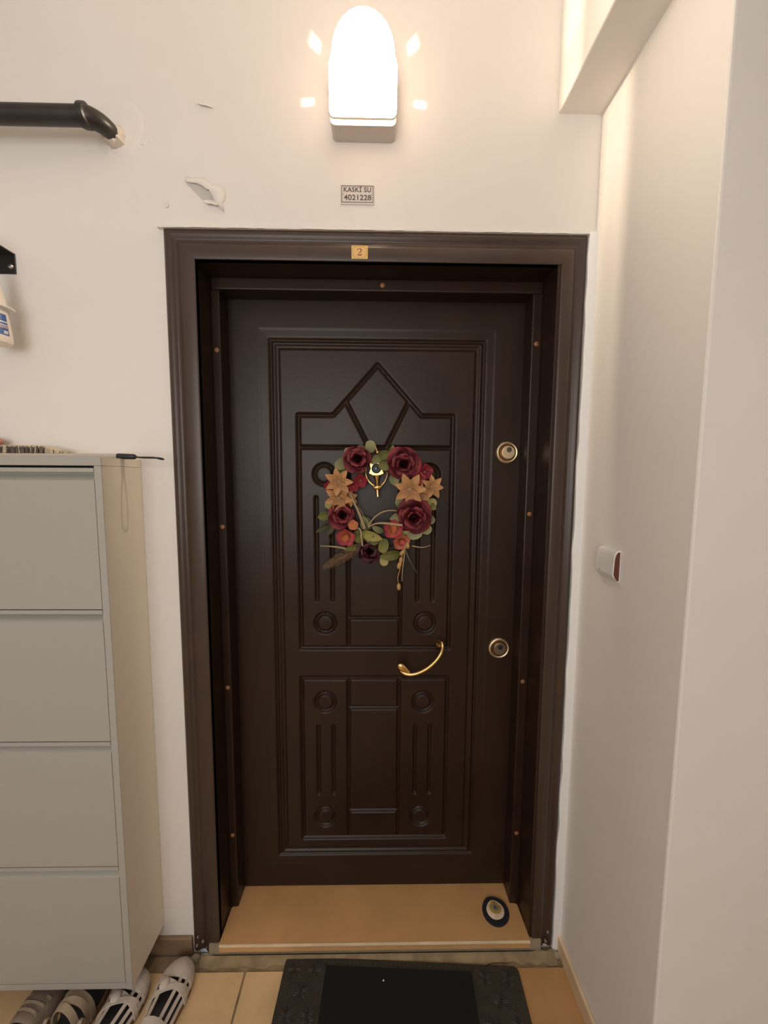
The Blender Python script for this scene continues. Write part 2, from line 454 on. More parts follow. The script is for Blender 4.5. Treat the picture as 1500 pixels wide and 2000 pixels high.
lock(990, 884, True)
lock(974, 1265, False)

# pull handle
hy = .108
P0, P2 = at(857, 1254, 1, .112), at(786, 1304, 1, .112)
path = []
for (u, v_, y) in ((857, 1255, .146), (858, 1252, .128), (864, 1258, .112), (862, 1274, hy), (850, 1292, hy-.003), (832, 1307, hy-.003), (812, 1316, hy), (796, 1317, .110), (784, 1311, .118), (781, 1305, .132), (783, 1303, .149)):
    path.append(at(u, v_, 1, y))
def catmull(p, n=6):
    out = []
    for i in range(len(p)-1):
        a, b_, c, d = p[max(i-1, 0)], p[i], p[i+1], p[min(i+2, len(p)-1)]
        for k in range(n):
            t = k/n
            out.append(.5*((2*b_)+(c-a)*t+(2*a-5*b_+4*c-d)*t*t+(3*b_-a-3*c+d)*t**3))
    out.append(p[-1]); return out
cp = catmull(path)
rad = [(.0075 if i < 4 or i > len(cp)-8 else .0052+.0008*math.sin(PI*i/len(cp))) for i in range(len(cp))]
hd = tag(MB().tube(cp, rad, 12).build('pull_handle', BRASS, door, smooth=True), 'curved brass pull handle')
for (u, v_, r) in ((857, 1256, .0105), (784, 1304, .0125)):
    p = at(u, v_, 1, DY)
    MB().lathe([(r, -.001), (r, .006), (r*.8, .010), (.0001, .011)], 20, 'y', (p.x, DY, p.z)).build('mount', BRASS, hd, smooth=True)
# flattened leaf of the lower end
pa, pb = at(778, 1298, 1, .112), at(799, 1315, 1, .110)
MB().tube(catmull([pa, pa.lerp(pb, .35), pa.lerp(pb, .7), pb], 4), [.0025, .0072, .0095, .0107, .0110, .0108, .0101, .0092, .0083, .0073, .0065, .0058, .0050], 12, flat=.45, up=(0, -1, 0)).build('end_leaf', BRASS, hd, smooth=True)

# door knocker with peephole
KY = .148
kn = at(735, 918, 1, KY)
K = lambda u, v_, y=KY-.008: at(u, v_, 1, y)
pl = [(-.024, .022), (-.010, .026), (.010, .026), (.024, .022), (.020, .004), (.026, -.012), (.008, -.020), (-.008, -.020), (-.026, -.012), (-.020, .004)]
kobj = tag(MB().prism([(kn.z+q, kn.x+p) for p, q in pl], 1, .134, .151).build('door_knocker', BRASS, door, bevel=.0035), 'brass door knocker around the peephole')
MB().lathe([(.0145, 0), (.0145, .004), (.011, .006), (.0105, .003), (.0001, .003)], 28, 'y', (kn.x, .134, kn.z+.004)).build('peephole', mat('peephole_rim', (.02, .022, .026), .3, .6), kobj, smooth=True)
MB().ball((kn.x, .1325, kn.z+.004), .0075, 16, 8, (1, .5, 1)).build('lens', mat('peephole_glass', (.05, .08, .10), .05, 0, spec=1.0, coat=1), kobj, smooth=True)
MB().tube([K(736, 928), K(736.5, 938), K(737, 948), K(737, 955)], [.012, .0075, .0048, .004], 12).build('stem', BRASS, kobj, smooth=True)
ring = catmull([K(716, 908, .128), K(714, 924, .122), K(719, 938, .118), K(729, 948, .116), K(737, 951, .116), K(745, 948, .116), K(753, 938, .118), K(757, 924, .122), K(756, 908, .128)])
ro = MB().tube(ring, .0030, 10).build('knocker_ring', BRASS, kobj, smooth=True)
MB().tube([K(729, 951, .115), K(733, 952, .114), K(741, 952, .114), K(746, 949, .115)], [.003, .007, .007, .003], 12).build('striker', BRASS, ro, smooth=True)
MB().tube([K(737, 956, .116), K(737.5, 964, .116), K(738, 970, .116)], [.0052, .0042, .0055], 12).build('finial', BRASS, ro, smooth=True)
MB().tube([K(736, 887, .136), K(735, 880, .136), K(733, 872, .136), K(732, 868, .136)], [.004, .0045, .003, .0045], 10).ball(K(737, 884, .134), .0075).build('top_finial', BRASS, kobj, smooth=True)

# ------------------------------------------------------------------ wall lamp
lamp = tag(empty('wall_lamp', at(711, 230, 1, WY)), 'lit white arched wall lamp above the door', 'lamp')
LO = lamp.location.copy()
LF = -.052                       # front of the cover
zb, zt = at(711, 232, 1, LF).z, at(711, 10, 1, LF).z
xc = at(709, 150, 1, LF).x; hw = (at(774, 180, 1, -.03).x-at(643, 180, 1, -.03).x)/2
zsh = zb + .55*(zt-zb)
out = []
out += arcpts(hw*.985-.012, .012, .012, .012, -PI/2, 0, 5)
out += [(hw, zsh-zb-.03), (hw, zsh-zb-.012), (hw-.0035, zsh-zb)]
hw2 = hw-.0065
out += arcpts(0, zsh-zb+.008, hw2, zt-zsh-.008, 0, PI, 36)
out += [(-hw+.0035, zsh-zb), (-hw, zsh-zb-.012), (-hw, zsh-zb-.03)]
out += arcpts(-(hw*.985-.012), .012, .012, .012, PI, 1.5*PI, 5)
bulb_z = at(620, 187, 1, WY).z
OPALM = bpy.data.materials.new('lit_opal_cover'); OPALM.use_nodes = True
nt = OPALM.node_tree; nt.nodes.clear()
em = nt.nodes.new('ShaderNodeEmission'); em.inputs[0].default_value = (1, .84, .66, 1); em.inputs[1].default_value = OPAL
om = nt.nodes.new('ShaderNodeOutputMaterial'); nt.links.new(em.outputs[0], om.inputs[0])
CLEAR = bpy.data.materials.new('clear_side_band'); CLEAR.use_nodes = True
nt = CLEAR.node_tree; nt.nodes.clear()
tr = nt.nodes.new('ShaderNodeBsdfTransparent'); tr.inputs[0].default_value = (.93, .90, .85, 1)
gl = nt.nodes.new('ShaderNodeBsdfGlossy'); gl.inputs['Roughness'].default_value = .15
mx = nt.nodes.new('ShaderNodeMixShader'); mx.inputs[0].default_value = .06
om = nt.nodes.new('ShaderNodeOutputMaterial')
nt.links.new(tr.outputs[0], mx.inputs[1]); nt.links.new(gl.outputs[0], mx.inputs[2]); nt.links.new(mx.outputs[0], om.inputs[0])
TRAYM = mat('lamp_tray_plastic', (.60, .54, .50), .5)
def lp(p, y, sc=1.0): return (xc-LO.x+p[0]*sc, y-LO.y, zb-LO.z+((p[1]-.115)*sc+.115))
# back plate and side walls (with light slots), children in the lamp's frame
b = MB(); b.loft([[lp(p, WY-.0005) for p in out], [lp(p, WY-.003) for p in out]])
plate = b.build('back_plate', TRAYM, lamp)
bz = bulb_z-zb
n = len(out)
def slotted(i):
    a, c = out[i], out[(i+1) % n]
    mxp, mzp = (a[0]+c[0])/2, (a[1]+c[1])/2
    ang = math.degrees(math.atan2(mzp-bz, abs(mxp)))
    return 40 < ang < 48
def band(ya, yb, skip=False, sc0=1, sc1=1):
    b = MB()
    for i in range(n):
        if skip and slotted(i): continue
        a, c = out[i], out[(i+1) % n]
        v = [lp(a, ya, sc0), lp(c, ya, sc0), lp(c, yb, sc1), lp(a, yb, sc1), lp(a, ya, sc0*.975), lp(c, ya, sc0*.975), lp(c, yb, sc1*.975), lp(a, yb, sc1*.975)]
        b.add(v, [(0, 1, 2, 3), (7, 6, 5, 4), (0, 4, 5, 1), (3, 2, 6, 7), (0, 3, 7, 4), (1, 5, 6, 2)])
    return b
# long straight sides need their own slot: split them around the bulb height
newout = []
for i in range(n):
    a, c = out[i], out[(i+1) % n]; newout.append(a)
    if abs(a[0]) > hw*.9 and abs(c[0]) > hw*.9 and a[0]*c[0] > 0 and abs(a[1]-c[1]) > .05:
        for t in sorted([bz-.0135, bz+.0135], reverse=a[1] > c[1]):
            k = (t-a[1])/(c[1]-a[1]); newout.append((a[0]+(c[0]-a[0])*k, t))
out = newout; n = len(out)
_s0 = slotted
def slotted(i):
    a, c = out[i], out[(i+1) % n]
    return (abs(a[0]) > hw*.9 and abs((a[1]+c[1])/2-bz) < .004 and abs(a[1]-c[1]) < .035) or _s0(i)
band(WY-.003, WY-.0195).build('tray_wall', TRAYM, lamp)
band(WY-.0195, WY-.0250, True).build('slot_wall', TRAYM, lamp)
band(WY-.0250, WY-.0465).build('tray_rim', TRAYM, lamp)
# opaque lower apron, clear sides and the opal front
sd = [i for i in range(n) if min(out[i][1], out[(i+1) % n][1]) > .013]
b = MB(); b2 = MB()
for i in range(n):
    a, c = out[i], out[(i+1) % n]
    b.add([lp(a, WY-.0465), lp(c, WY-.0465), lp(c, LF+.0015), lp(a, LF+.0015)], [(0, 1, 2, 3)])
b.build('side_band', CLEAR, lamp, smooth=True)
rings = []
for sc, y in ((.998, LF+.0015), (.95, LF+.0002), (.8, LF-.003), (.5, LF-.0065), (.02, LF-.008)): rings.append([lp(p, y, sc) for p in out])
b = MB().loft(rings, caps=False); b.build('cover', OPALM, lamp, smooth=True)
MB().loft([[lp(p, LF+.0020, .997) for p in out], [lp(p, LF+.0030, .997) for p in out]]).build('light_shield', TRAYM, lamp)  # added opaque sheet, keeps the cover's back glow off the wall
# pale rim of the cover along its lower corners
rim = [lp(p, LF+.003, 1.004) for p in out if p[1] < .03]
i0 = next(i for i, p in enumerate(out) if p[1] < .03 and p[0] < 0)
lowp = [p for p in out[i0:] if p[1] < .03] + [p for p in out[:i0] if p[1] < .03]
MB().tube([lp(p, LF-.0005, 1.0) for p in lowp], .0022, 8).build('rim', mat('cream_rim', (.8, .66, .5), .4), lamp, smooth=True)
MB().lathe([(.0001, 0), (.016, 0), (.016, .03), (.012, .036), (.0001, .037)], 20, 'z', (xc-LO.x, -.030, zb-LO.z+.004)).build('socket', TRAYM, lamp, smooth=True)
bl = MB().ball((xc-LO.x, -.030, bulb_z-LO.z), .012, 14, 8, (1, .9, 1.6)).build('bulb', mat('frosted_bulb', (.85, .8, .72), .3), lamp, smooth=True)
pt = bpy.data.lights.new('bulb_light', 'POINT'); pt.energy = BULB_POWER; pt.color = (1, .84, .66); pt.shadow_soft_size = .004
po = bpy.data.objects.new('bulb_light', pt); COL.objects.link(po); po.parent = lamp; po.location = (xc-LO.x, WY-.0525-LO.y, bulb_z-LO.z)
bl.visible_shadow = True
bl.location.y = .012     # the lamp point sits on the front of the bulb

# ------------------------------------------------------------------ signs
s0, s1 = at(665, 362, 1, WY), at(731, 362, 1, WY); s2_ = at(666, 400, 1, WY)
scx, scz = (s0.x+s1.x)/2, (s0.z+s2_.z)/2; sw, sh_ = s1.x-s0.x, s0.z-s2_.z
sign = tag(empty('meter_plate', (scx, WY, scz-sh_/2)), 'small pale plate with dark lettering below the wall lamp', 'sign')
MB().box((-sw/2, -.0028, 0), (sw/2, .0002, sh_)).build('plate', PLATEM, sign, bevel=.0008)
bw, bh = sw*.94, sh_*.86
b = MB(); z0, z1 = sh_*.09, sh_*.95; t = .0014
for a, c in (((-bw/2, z0), (bw/2, z0+t)), ((-bw/2, z1-t), (bw/2, z1)), ((-bw/2, z0), (-bw/2+t, z1)), ((bw/2-t, z0), (bw/2, z1))):
    b.box((a[0], -.0031, a[1]), (c[0], -.0026, c[1]))
b.build('border', INK, sign)
for body, z, size, dx, sp in (('KASK\u0130 SU', sh_*.735, .0158, 0, 1.08), ('4021228', sh_*.335, .0178, .001, 1.02)):
    o = link('lettering', text_mesh(body, 'lettering', size, INK, space=sp, offset=.0003), sign)
    o.location = (dx, -.0029, z); o.rotation_euler = (PI/2, 0, 0)
    wdt = max(v.co.x for v in o.data.vertices)-min(v.co.x for v in o.data.vertices)
    o.scale = (bw*.86/wdt, 1, 1)
for sx in (-1, 1):
    MB().lathe([(.0001, 0), (.0013, 0), (.0010, .0008), (.0001, .001)], 10, 'y').build('rivet', mat('rivet_steel', (.4, .38, .36), .4, 1), sign).location = (sx*bw*.45, -.0028, sh_*.52)

s0, s1, s2_ = at(686.5, 480, 1, 0), at(718.5, 480, 1, 0), at(687, 506, 1, 0)
scx = (s0.x+s1.x)/2; sw = s1.x-s0.x; sh_ = s0.z-s2_.z
num = tag(empty('number_plate', (scx, 0, s2_.z)), 'small yellow house number 2 plate on the door casing', 'sign')
MB().box((-sw/2, -.0020, 0), (sw/2, .0002, sh_)).build('plate', mat('yellow_enamel', (.80, .53, .20), .4), num, bevel=.0008)
# oval border line and the serif figure
orng = mat('orange_print', (.55, .27, .05), .5)
b = MB(); pts = arcpts(0, sh_/2, sw*.43, sh_*.42, 0, 2*PI, 40)
sq = [(math.copysign(abs(math.cos(a))**.6, math.cos(a))*sw*.44, sh_/2+math.copysign(abs(math.sin(a))**.6, math.sin(a))*sh_*.43) for a in (2*PI*i/44 for i in range(44))]
for i in range(44):
    p, q = sq[i], sq[(i+1) % 44]
    k = .94
    pi_, qi = (p[0]*k, sh_/2+(p[1]-sh_/2)*k), (q[0]*k, sh_/2+(q[1]-sh_/2)*k)
    b.add([(p[0], -.0023, p[1]), (q[0], -.0023, q[1]), (qi[0], -.0023, qi[1]), (pi_[0], -.0023, pi_[1])], [(0, 1, 2, 3)])
b.build('border', orng, num)
two = [(-.30, .26, .11), (-.30, .34, .12), (-.20, .46, .07), (0, .5, .06), (.20, .43, .13), (.25, .28, .16), (.18, .10, .15), (0, -.08, .10), (-.18, -.26, .07), (-.30, -.42, .06)]
sc = sh_*.52
cpt = catmull([Vector((p[0], p[1], p[2])) for p in two], 5)
b = MB(); L = []; R_ = []
for i, p in enumerate(cpt):
    d = (cpt[min(i+1, len(cpt)-1)]-cpt[max(i-1, 0)]); d.z = 0; d.normalize()
    nn = Vector((-d.y, d.x, 0))*p.z/2
    L.append((p.x+nn.x, p.y+nn.y)); R_.append((p.x-nn.x, p.y-nn.y))
for i in range(len(cpt)-1):
    b.add([(q[0]*sc, -.0024, sh_/2+q[1]*sc) for q in (L[i], L[i+1], R_[i+1], R_[i])], [(0, 1, 2, 3)])
b.add([(q[0]*sc, -.00245, sh_/2+q[1]*sc) for q in ((-.32, -.5), (.30, -.5), (.34, -.25), (.29, -.25), (.20, -.36), (-.22, -.36))], [(0, 1, 2, 3, 4, 5)])
b.build('figure', mat('maroon_print', (.30, .05, .06), .5), num)

# ------------------------------------------------------------------ wall defects, children of the wall
def wpt(u, v_, lift=0.0): p = at(u, v_, 1, WY-lift); return (p.x, p.y, p.z)
Fk = lambda zx, zy: (340+zx/12.5, 330+zy/12.5)
up_ = [(255, 285), (270, 185), (480, 200), (735, 195), (860, 300), (990, 385), (1180, 400), (1270, 560), (1270, 700), (1190, 870)]
lo_ = [(262, 300), (330, 320), (460, 330), (560, 345), (680, 400), (790, 490), (845, 495), (900, 600), (985, 770), (1205, 1050)]
v = []; f = []
for i, (a, c) in enumerate(zip(up_, lo_)):
    lift = .7*[.001, .004, .006, .007, .008, .008, .008, .008, .008, .010][i]
    v += [wpt(*Fk(*a), .0003), wpt(*Fk((a[0]+c[0])/2, (a[1]+c[1])/2), lift*.45), wpt(*Fk(*c), lift)]
for i in range(len(up_)-1):
    for k in (0, 1): f.append((3*i+k, 3*i+k+1, 3*i+k+4, 3*i+k+3))
fl = MB().add(v, f).build('peeling_paint', FLAKE, wall_front, smooth=True)
md = fl.modifiers.new('thick', 'SOLIDIFY'); md.thickness = .0009
v = [wpt(*Fk(*p), .0005) for p in [(270, 310), (480, 320), (640, 360), (830, 480), (980, 760), (720, 770), (560, 620), (420, 480), (310, 370)]]
MB().add(v, [tuple(range(9))]).build('bare_patch', PLASTER2, wall_front)
a = [(700, 790), (790, 760), (960, 780), (1050, 850), (1100, 880), (1020, 885), (900, 850), (800, 845), (740, 810)]
v = [wpt(*Fk(*p), l) for p, l in zip(a, [.006, .001, .001, .002, .006, .008, .008, .008, .007])]
fl = MB().add(v, [tuple(range(9))]).build('peeling_paint', FLAKE, wall_front); fl.modifiers.new('t', 'SOLIDIFY').thickness = .0008
C2 = lambda zx, zy: (zx/3.125, 150+zy/3.125)
def chip(pts, lifts):
    v = [wpt(*C2(*p), l) for p, l in zip(pts, lifts)]
    o = MB().add(v, [tuple(range(len(v)))]).build('paint_chip', FLAKE, wall_front); o.modifiers.new('t', 'SOLIDIFY').thickness = .0007
chip([(1195, 160), (1230, 172), (1262, 178), (1298, 190), (1290, 178), (1262, 168), (1225, 165)], [.003, .004, .004, .003, .0003, .0003, .0003])
chip([(1000, 770), (1020, 755), (1028, 790), (1012, 800)], [.0003, .002, .003, .001])
# rough plaster patch around the pipe
rings = []
pc = wpt(235, 248); rr = random.Random(9); N = 40
jit = [1+.06*math.sin(3*2*PI*i/N)+rr.uniform(-.02, .02) for i in range(N)]
for k, (s, l) in enumerate(((1.0, -.0005), (.90, .0008), (.70, .0013), (.45, .0016), (.02, .0016))):
    rings.append([(pc[0]+.060*s*math.cos(2*PI*i/N)*jit[i], WY-l-rr.uniform(0, .0002), pc[2]+.068*s*math.sin(2*PI*i/N)*jit[i]) for i in range(N)])
MB().loft(rings, caps=False).build('plaster_patch', PLASTER, wall_front, smooth=True)
for k in range(7):
    a = -PI*.15 - k*.22; r0 = .062+.012*rr.random()
    x, z = pc[0]-.01+r0*math.cos(a)*1.3, pc[2]-.004+r0*math.sin(a)*.8
    MB().ball((x, WY, z), .0035+.003*rr.random(), 8, 4, (1.3, .18, .8)).build('plaster_lump', PLASTER, wall_front, smooth=True)

# ------------------------------------------------------------------ gas pipe
py_ = -.045
pp = lambda u, v_, y=py_: at(u, v_, 1, y)
a0 = pp(0, 226); zc = a0.z
e0 = pp(165, 223); zp = (a0.z+e0.z)/2
pr_ = .0200
gp = tag(empty('gas_pipe', (e0.x, WY, zp)), 'worn black pipe with an elbow entering the wall', 'pipe')
q = lambda x, y, z=0: (x-e0.x, y-WY, z)
MB().tube([q(XL, py_), q(-.6, py_), q(e0.x, py_)], pr_, 20).build('pipe_run', PIPE, gp, smooth=True)
xo = at(224, 252, 1, WY).x-e0.x
el = [q(e0.x-.004, py_), q(e0.x+(xo-.042)*.7, py_)] + [q(e0.x+xo-.042+.042*math.sin(t), py_+.042*(1-math.cos(t))) for t in [i*PI/2/8 for i in range(9)]] + [q(e0.x+xo, WY+.004)]
MB().tube(el, [.0205]*2+[.0225, .0225, .022, .0215, .021, .0205, .020, .0195, .019, .0185], 20).build('elbow', PIPE, gp, smooth=True)
MB().lathe([(.0200, -.009), (.0248, -.007), (.0255, 0), (.0248, .007), (.0200, .010)], 24, 'x', q(e0.x+.002, py_)).build('collar', PIPE, gp, smooth=True)
b = MB(); rings = []
for k, (y, r) in enumerate(((WY-.020, .0185), (WY-.017, .0235), (WY-.008, .0245), (WY+.002, .028))):
    rings.append([q(e0.x+xo+r*(1+.10*math.sin(i*3.1+k))*math.cos(2*PI*i/20), y+.002*math.sin(i*2.7), r*(1+.10*math.sin(i*2.1+k))*math.sin(2*PI*i/20)) for i in range(20)])
b.loft(rings, caps=False).build('wall_seal', PIPEW, gp, smooth=True)

# ------------------------------------------------------------------ black metal shelf with hanging bottle
p0, p1 = at(30, 497, 1, WY), at(32, 536, 1, WY)
sx = p0.x; zt_, zl = p0.z, p1.z
shf = tag(empty('wall_shelf', (sx-.3, WY, zl)), 'black metal angle shelf screwed to the wall under the pipe', 'shelf')
q = lambda x, y, z: (x-(sx-.3), y-WY, z-zl)
MB().box(q(sx-.6, WY-.003, zl), q(sx, WY, zt_)).build('wall_flange', BLACKM, shf, bevel=.0008)
MB().box(q(sx-.6, WY-.13, zt_-.003), q(sx, WY, zt_+.001)).build('shelf_flange', BLACKM, shf, bevel=.0008)
MB().box(q(sx-.6, WY-.13, zt_+.001), q(sx-.0005, WY, zt_+.0025)).build('top_highlight', FLAKE, shf)  # pale layer, puts the highlight along the shelf's top edge into colour
p = at(24, 522, 1, WY)
sc_ = MB().lathe([(.0065, .003), (.0065, .0045), (.0045, .0075), (.0001, .0085)], 14, 'y', q(p.x, WY, p.z)).build('screw', mat('zinc', (.6, .56, .5), .35, 1), shf, smooth=True)
MB().lathe([(.0001, .0084), (.002, .0088), (.0001, .0092)], 8, 'y', q(p.x, WY, p.z)).build('screw_slot', DARK, sc_)

by = -.050
bb = at(-8, 672, 1, by); bt = at(-8, 600, 1, by); bn = at(-8, 536, 1, by)
rad_b = at(17, 655, 1, by).x-bb.x
bot = tag(empty('spray_bottle', (bb.x, by, bb.z)), 'white plastic bottle with blue label hanging below the black shelf', 'bottle')
hgt = bt.z-bb.z
r = rad_b
MB().lathe([(.0001, 0), (r*.75, .0), (r*.93, .003), (r, .010), (r*.97, .03), (r*.80, hgt-.010), (r*.72, hgt), (.0001, hgt)], 28).build('body', mat('cream_bottle', (.80, .72, .62), .38), bot, smooth=True)
MB().lathe([(.0001, hgt-.001), (r*1.20, hgt-.002), (r*1.22, hgt+.001), (r*.85, hgt+.006), (.0001, hgt+.006)], 28).build('collar', WHITEP, bot, smooth=True)
nh = bn.z-bb.z
MB().lathe([(r*.80, hgt+.004), (r*.62, (hgt+nh)/2), (r*.36, nh), (r*.30, nh+.02), (.0001, nh+.022)], 24).build('neck', mat('cream_bottle', (.8, .7, .6)), bot, smooth=True)
# wrapped label: a curved sheet just proud of the body
def wrap(z0, z1, a0, a1, m, name, par, lift=.0006):
    v = []; f = []; N = 14
    def rz(z): return np.interp(z, [.010, .03, hgt-.010], [r, r*.97, r*.80])+lift
    for i in range(N+1):
        a = a0+(a1-a0)*i/N
        for z in (z0, (z0+z1)/2, z1): v.append((rz(z)*math.cos(a), rz(z)*math.sin(a), z))
    for i in range(N):
        for k in (0, 1): f.append((3*i+k, 3*i+k+1, 3*i+k+4, 3*i+k+3))
    return MB().add(v, f).build(name, m, par, smooth=True)
BLUE = mat('blue_label', (.03, .10, .30), .4); LPALE = mat('pale_label', (.62, .60, .66), .4); LMAUVE = mat('mauve_label', (.35, .25, .30), .4)
lb = wrap(hgt*.22, hgt*.80, -PI*.95, PI*.02, BLUE, 'label_sheet', bot)
wrap(hgt*.56, hgt*.60, -PI*.95, PI*.01, LPALE, 'label_stripe', lb, .0010)
wrap(hgt*.40, hgt*.48, -PI*.95, PI*.02, LMAUVE, 'label_stripe', lb, .0010)
wrap(hgt*.485, hgt*.51, -PI*.95, PI*.01, LPALE, 'label_stripe', lb, .0010)
wrap(hgt*.25, hgt*.34, -PI*.10, -PI*.01, LPALE, 'label_mark', lb, .0010)
MB().tube([(0, 0, nh+.018), (0, 0, zt_-bb.z-.012), (0, .004, zt_-bb.z-.003)], .0022, 8).build('hanging_hook', BLACKM, bot)

# ------------------------------------------------------------------ shoe cabinet
XC, DC, HC, ZB = -.0885, -.1358, 1.4665, .082
XW = -.640
cab = tag(empty('shoe_cabinet', ((XC+XW)/2, DC/2, FZ)), 'tall slim grey shoe cabinet with four flap doors', 'cabinet')
q = lambda x, y, z: (x-(XC+XW)/2, y-DC/2, z-FZ)
TT = HC-.0200
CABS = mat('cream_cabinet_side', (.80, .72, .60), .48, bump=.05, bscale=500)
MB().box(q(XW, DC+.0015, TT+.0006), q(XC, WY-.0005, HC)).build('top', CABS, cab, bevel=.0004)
MB().box(q(XW, DC, TT+.0006), q(XC, DC+.0018, HC)).build('top_edge', CABM, cab, bevel=.0004)
CABI = mat('cabinet_inside_grey', (.20, .20, .19), .7)
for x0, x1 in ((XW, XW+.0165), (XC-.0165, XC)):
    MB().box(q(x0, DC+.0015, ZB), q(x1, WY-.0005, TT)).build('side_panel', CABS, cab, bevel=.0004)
    MB().box(q(x0, DC, ZB), q(x1, DC+.0018, TT)).build('front_stile', CABM, cab, bevel=.0004)
MB().box(q(XW+.001, DC+.0006, ZB+.0004), q(XC-.001, WY-.001, ZB+.0165)).build('bottom_rail', CABM, cab, bevel=.0008)
MB().box(q(XW+.016, DC+.03, ZB+.016), q(XC-.016, DC+.036, TT)).build('backing', DARK, cab)
zs_ = [1.4430, 1.1055, .7715, .4340, ZB+.0175]
for k in range(4):
    zt2, zb2 = zs_[k]-.0015, zs_[k+1]+.0012
    yf = DC+.0012
    pr2 = [(yf, zt2), (yf, zt2-.0095), (yf+.0180, zt2-.0100), (yf+.0190, zt2-.0140), (yf+.0120, zt2-.0205), (yf+.0035, zt2-.0255), (yf, zt2-.0290), (yf, zb2), (yf+.024, zb2), (yf+.024, zt2)]
    if k == 0: pr2[0] = (yf, zt2); 
    o = MB().prism([(q(0, a, c)[1], q(0, a, c)[2]) for a, c in pr2], 0, q(XW+.0185, 0, 0)[0], q(XC-.0185, 0, 0)[0]).build('flap_door', CABM, cab, smooth=True)
# ------------------------------------------------------------------ things on the cabinet
# grey rod with black grip and hanging loop
ry = -.060; r = .0060
rp = [at(0, 887, 1, ry)]
rz = HC+r+.0003
rod = tag(empty('broom_handle', (-.3, ry, HC)), 'thin grey rod with black grip and hanging loop on the cabinet', 'broom handle')
q = lambda x, dy, z: (x+.3, dy, z-HC)
xe = at(231, 890, 1, ry).x
MB().tube([q(-.63, .01, rz), q(-.35, .004, rz), q(xe, 0, rz)], r, 14).build('rod', ROD, rod, smooth=True)
xg = at(266, 891, 1, ry).x
MB().tube([q(xe-.004, 0, rz), q(xe, 0, rz), q((xe+xg)/2, -.001, rz-.0006), q(xg-.004, -.001, rz-.0012), q(xg, -.001, rz-.0016)], [.005, .0070, .0070, .0066, .004], 14).build('grip', BLACKP, rod, smooth=True)
xl = at(318, 898, 1, ry).x
lpz = at(318, 897, 1, ry).z
loop = catmull([Vector(q(xg-.004, .002, rz-.0015)), Vector(q(xg+.014, .007, rz-.003)), Vector(q(xl-.016, .010, lpz+.0035)), Vector(q(xl-.003, .007, lpz+.0005)), Vector(q(xl, 0, lpz)), Vector(q(xl-.003, -.007, lpz+.0005)), Vector(q(xl-.016, -.010, lpz+.0035)), Vector(q(xg+.014, -.007, rz-.003)), Vector(q(xg-.004, -.002, rz-.0015))], 5)
MB().tube(loop, .0021, 8).build('hanging_loop', BLACKP, rod, smooth=True)

# brush head lying on its back behind the rod
brush = tag(empty('brush_head', (-.33, -.019, HC)), 'worn brush head with cream and grey bristles on the cabinet', 'brush')
bx1 = at(128, 872, 1, -.019).x
q = lambda x, dy, z: (x+.33, dy, z)
BR_C = mat('cream_bristle', (.62, .52, .37), .8); BR_G = mat('grey_bristle', (.20, .165, .135), .9, noise=.4, nscale=60)
rings = []
for i in range(15):
    t = i/14; x = -.60+t*(bx1+.60)
    hh = .034 if t < .8 else .034-.014*((t-.8)/.2)**2
    dd = .022 if t < .85 else .022-.010*((t-.85)/.15)
    rings.append([q(x, dd*math.cos(2*PI*k/10)*1.0, hh-.004+.0045*math.sin(2*PI*k/10)) for k in range(10)])
MB().loft(rings).build('head_block', BR_C, brush, smooth=True)
rr = random.Random(4)
bg, bc = MB(), MB()
for i in range(120):
    for row in range(3):
        t = (i+rr.random()*.8)/120; x = -.60+t*(bx1+.60)
        y = -.020+row*.016+rr.uniform(-.002, .002)
        top = .032 if t < .82 else .032-.013*((t-.82)/.18)**2
        dx = rr.uniform(-.003, .003)
        (bc if (t > .9 or rr.random() < .22) else bg).tube([q(x, y, top), q(x+dx*.5, y-.001, top*.5), q(x+dx, y-.003, .0006)], [.0012, .0015, .0011], 4)
for i in range(40):
    a = rr.uniform(-.9, .9); x = bx1-.004+rr.uniform(-.012, .002); y = rr.uniform(-.016, .012)
    bc.tube([q(x, y, rr.uniform(.008, .026)), q(x+.010, y-.001, rr.uniform(.006, .022)), q(x+.014+.006*rr.random(), y-.002, rr.uniform(.0015, .015))], [.0010, .0009, .0005], 4)
tag(bg.build('bristles', BR_G, brush), kind='stuff'); tag(bc.build('pale_bristles', BR_C, brush), kind='stuff')
# pink cloth end lying on the brush
pk = at(-14, 852, 1, -.019)
cl = MB(); rings = []
for k in range(9):
    a = PI*k/8; rr2 = max(math.sin(a), .02)
    rings.append([(.034*-math.cos(a), .020*rr2*math.cos(2*PI*i/14)*(1+.12*math.sin(i*2.2+k)), .011+.0115*rr2*math.sin(2*PI*i/14)*(1+.10*math.sin(i*1.7+k))) for i in range(14)])
clo = tag(cl.loft(rings).build('folded_cloth', mat('pink_cloth', (.62, .30, .24), .9, noise=.2, nscale=80, bump=.3), smooth=True), 'crumpled pink cloth lying on the brush head', 'cloth')
clo.location = (pk.x-.010, -.019, HC+.0345)

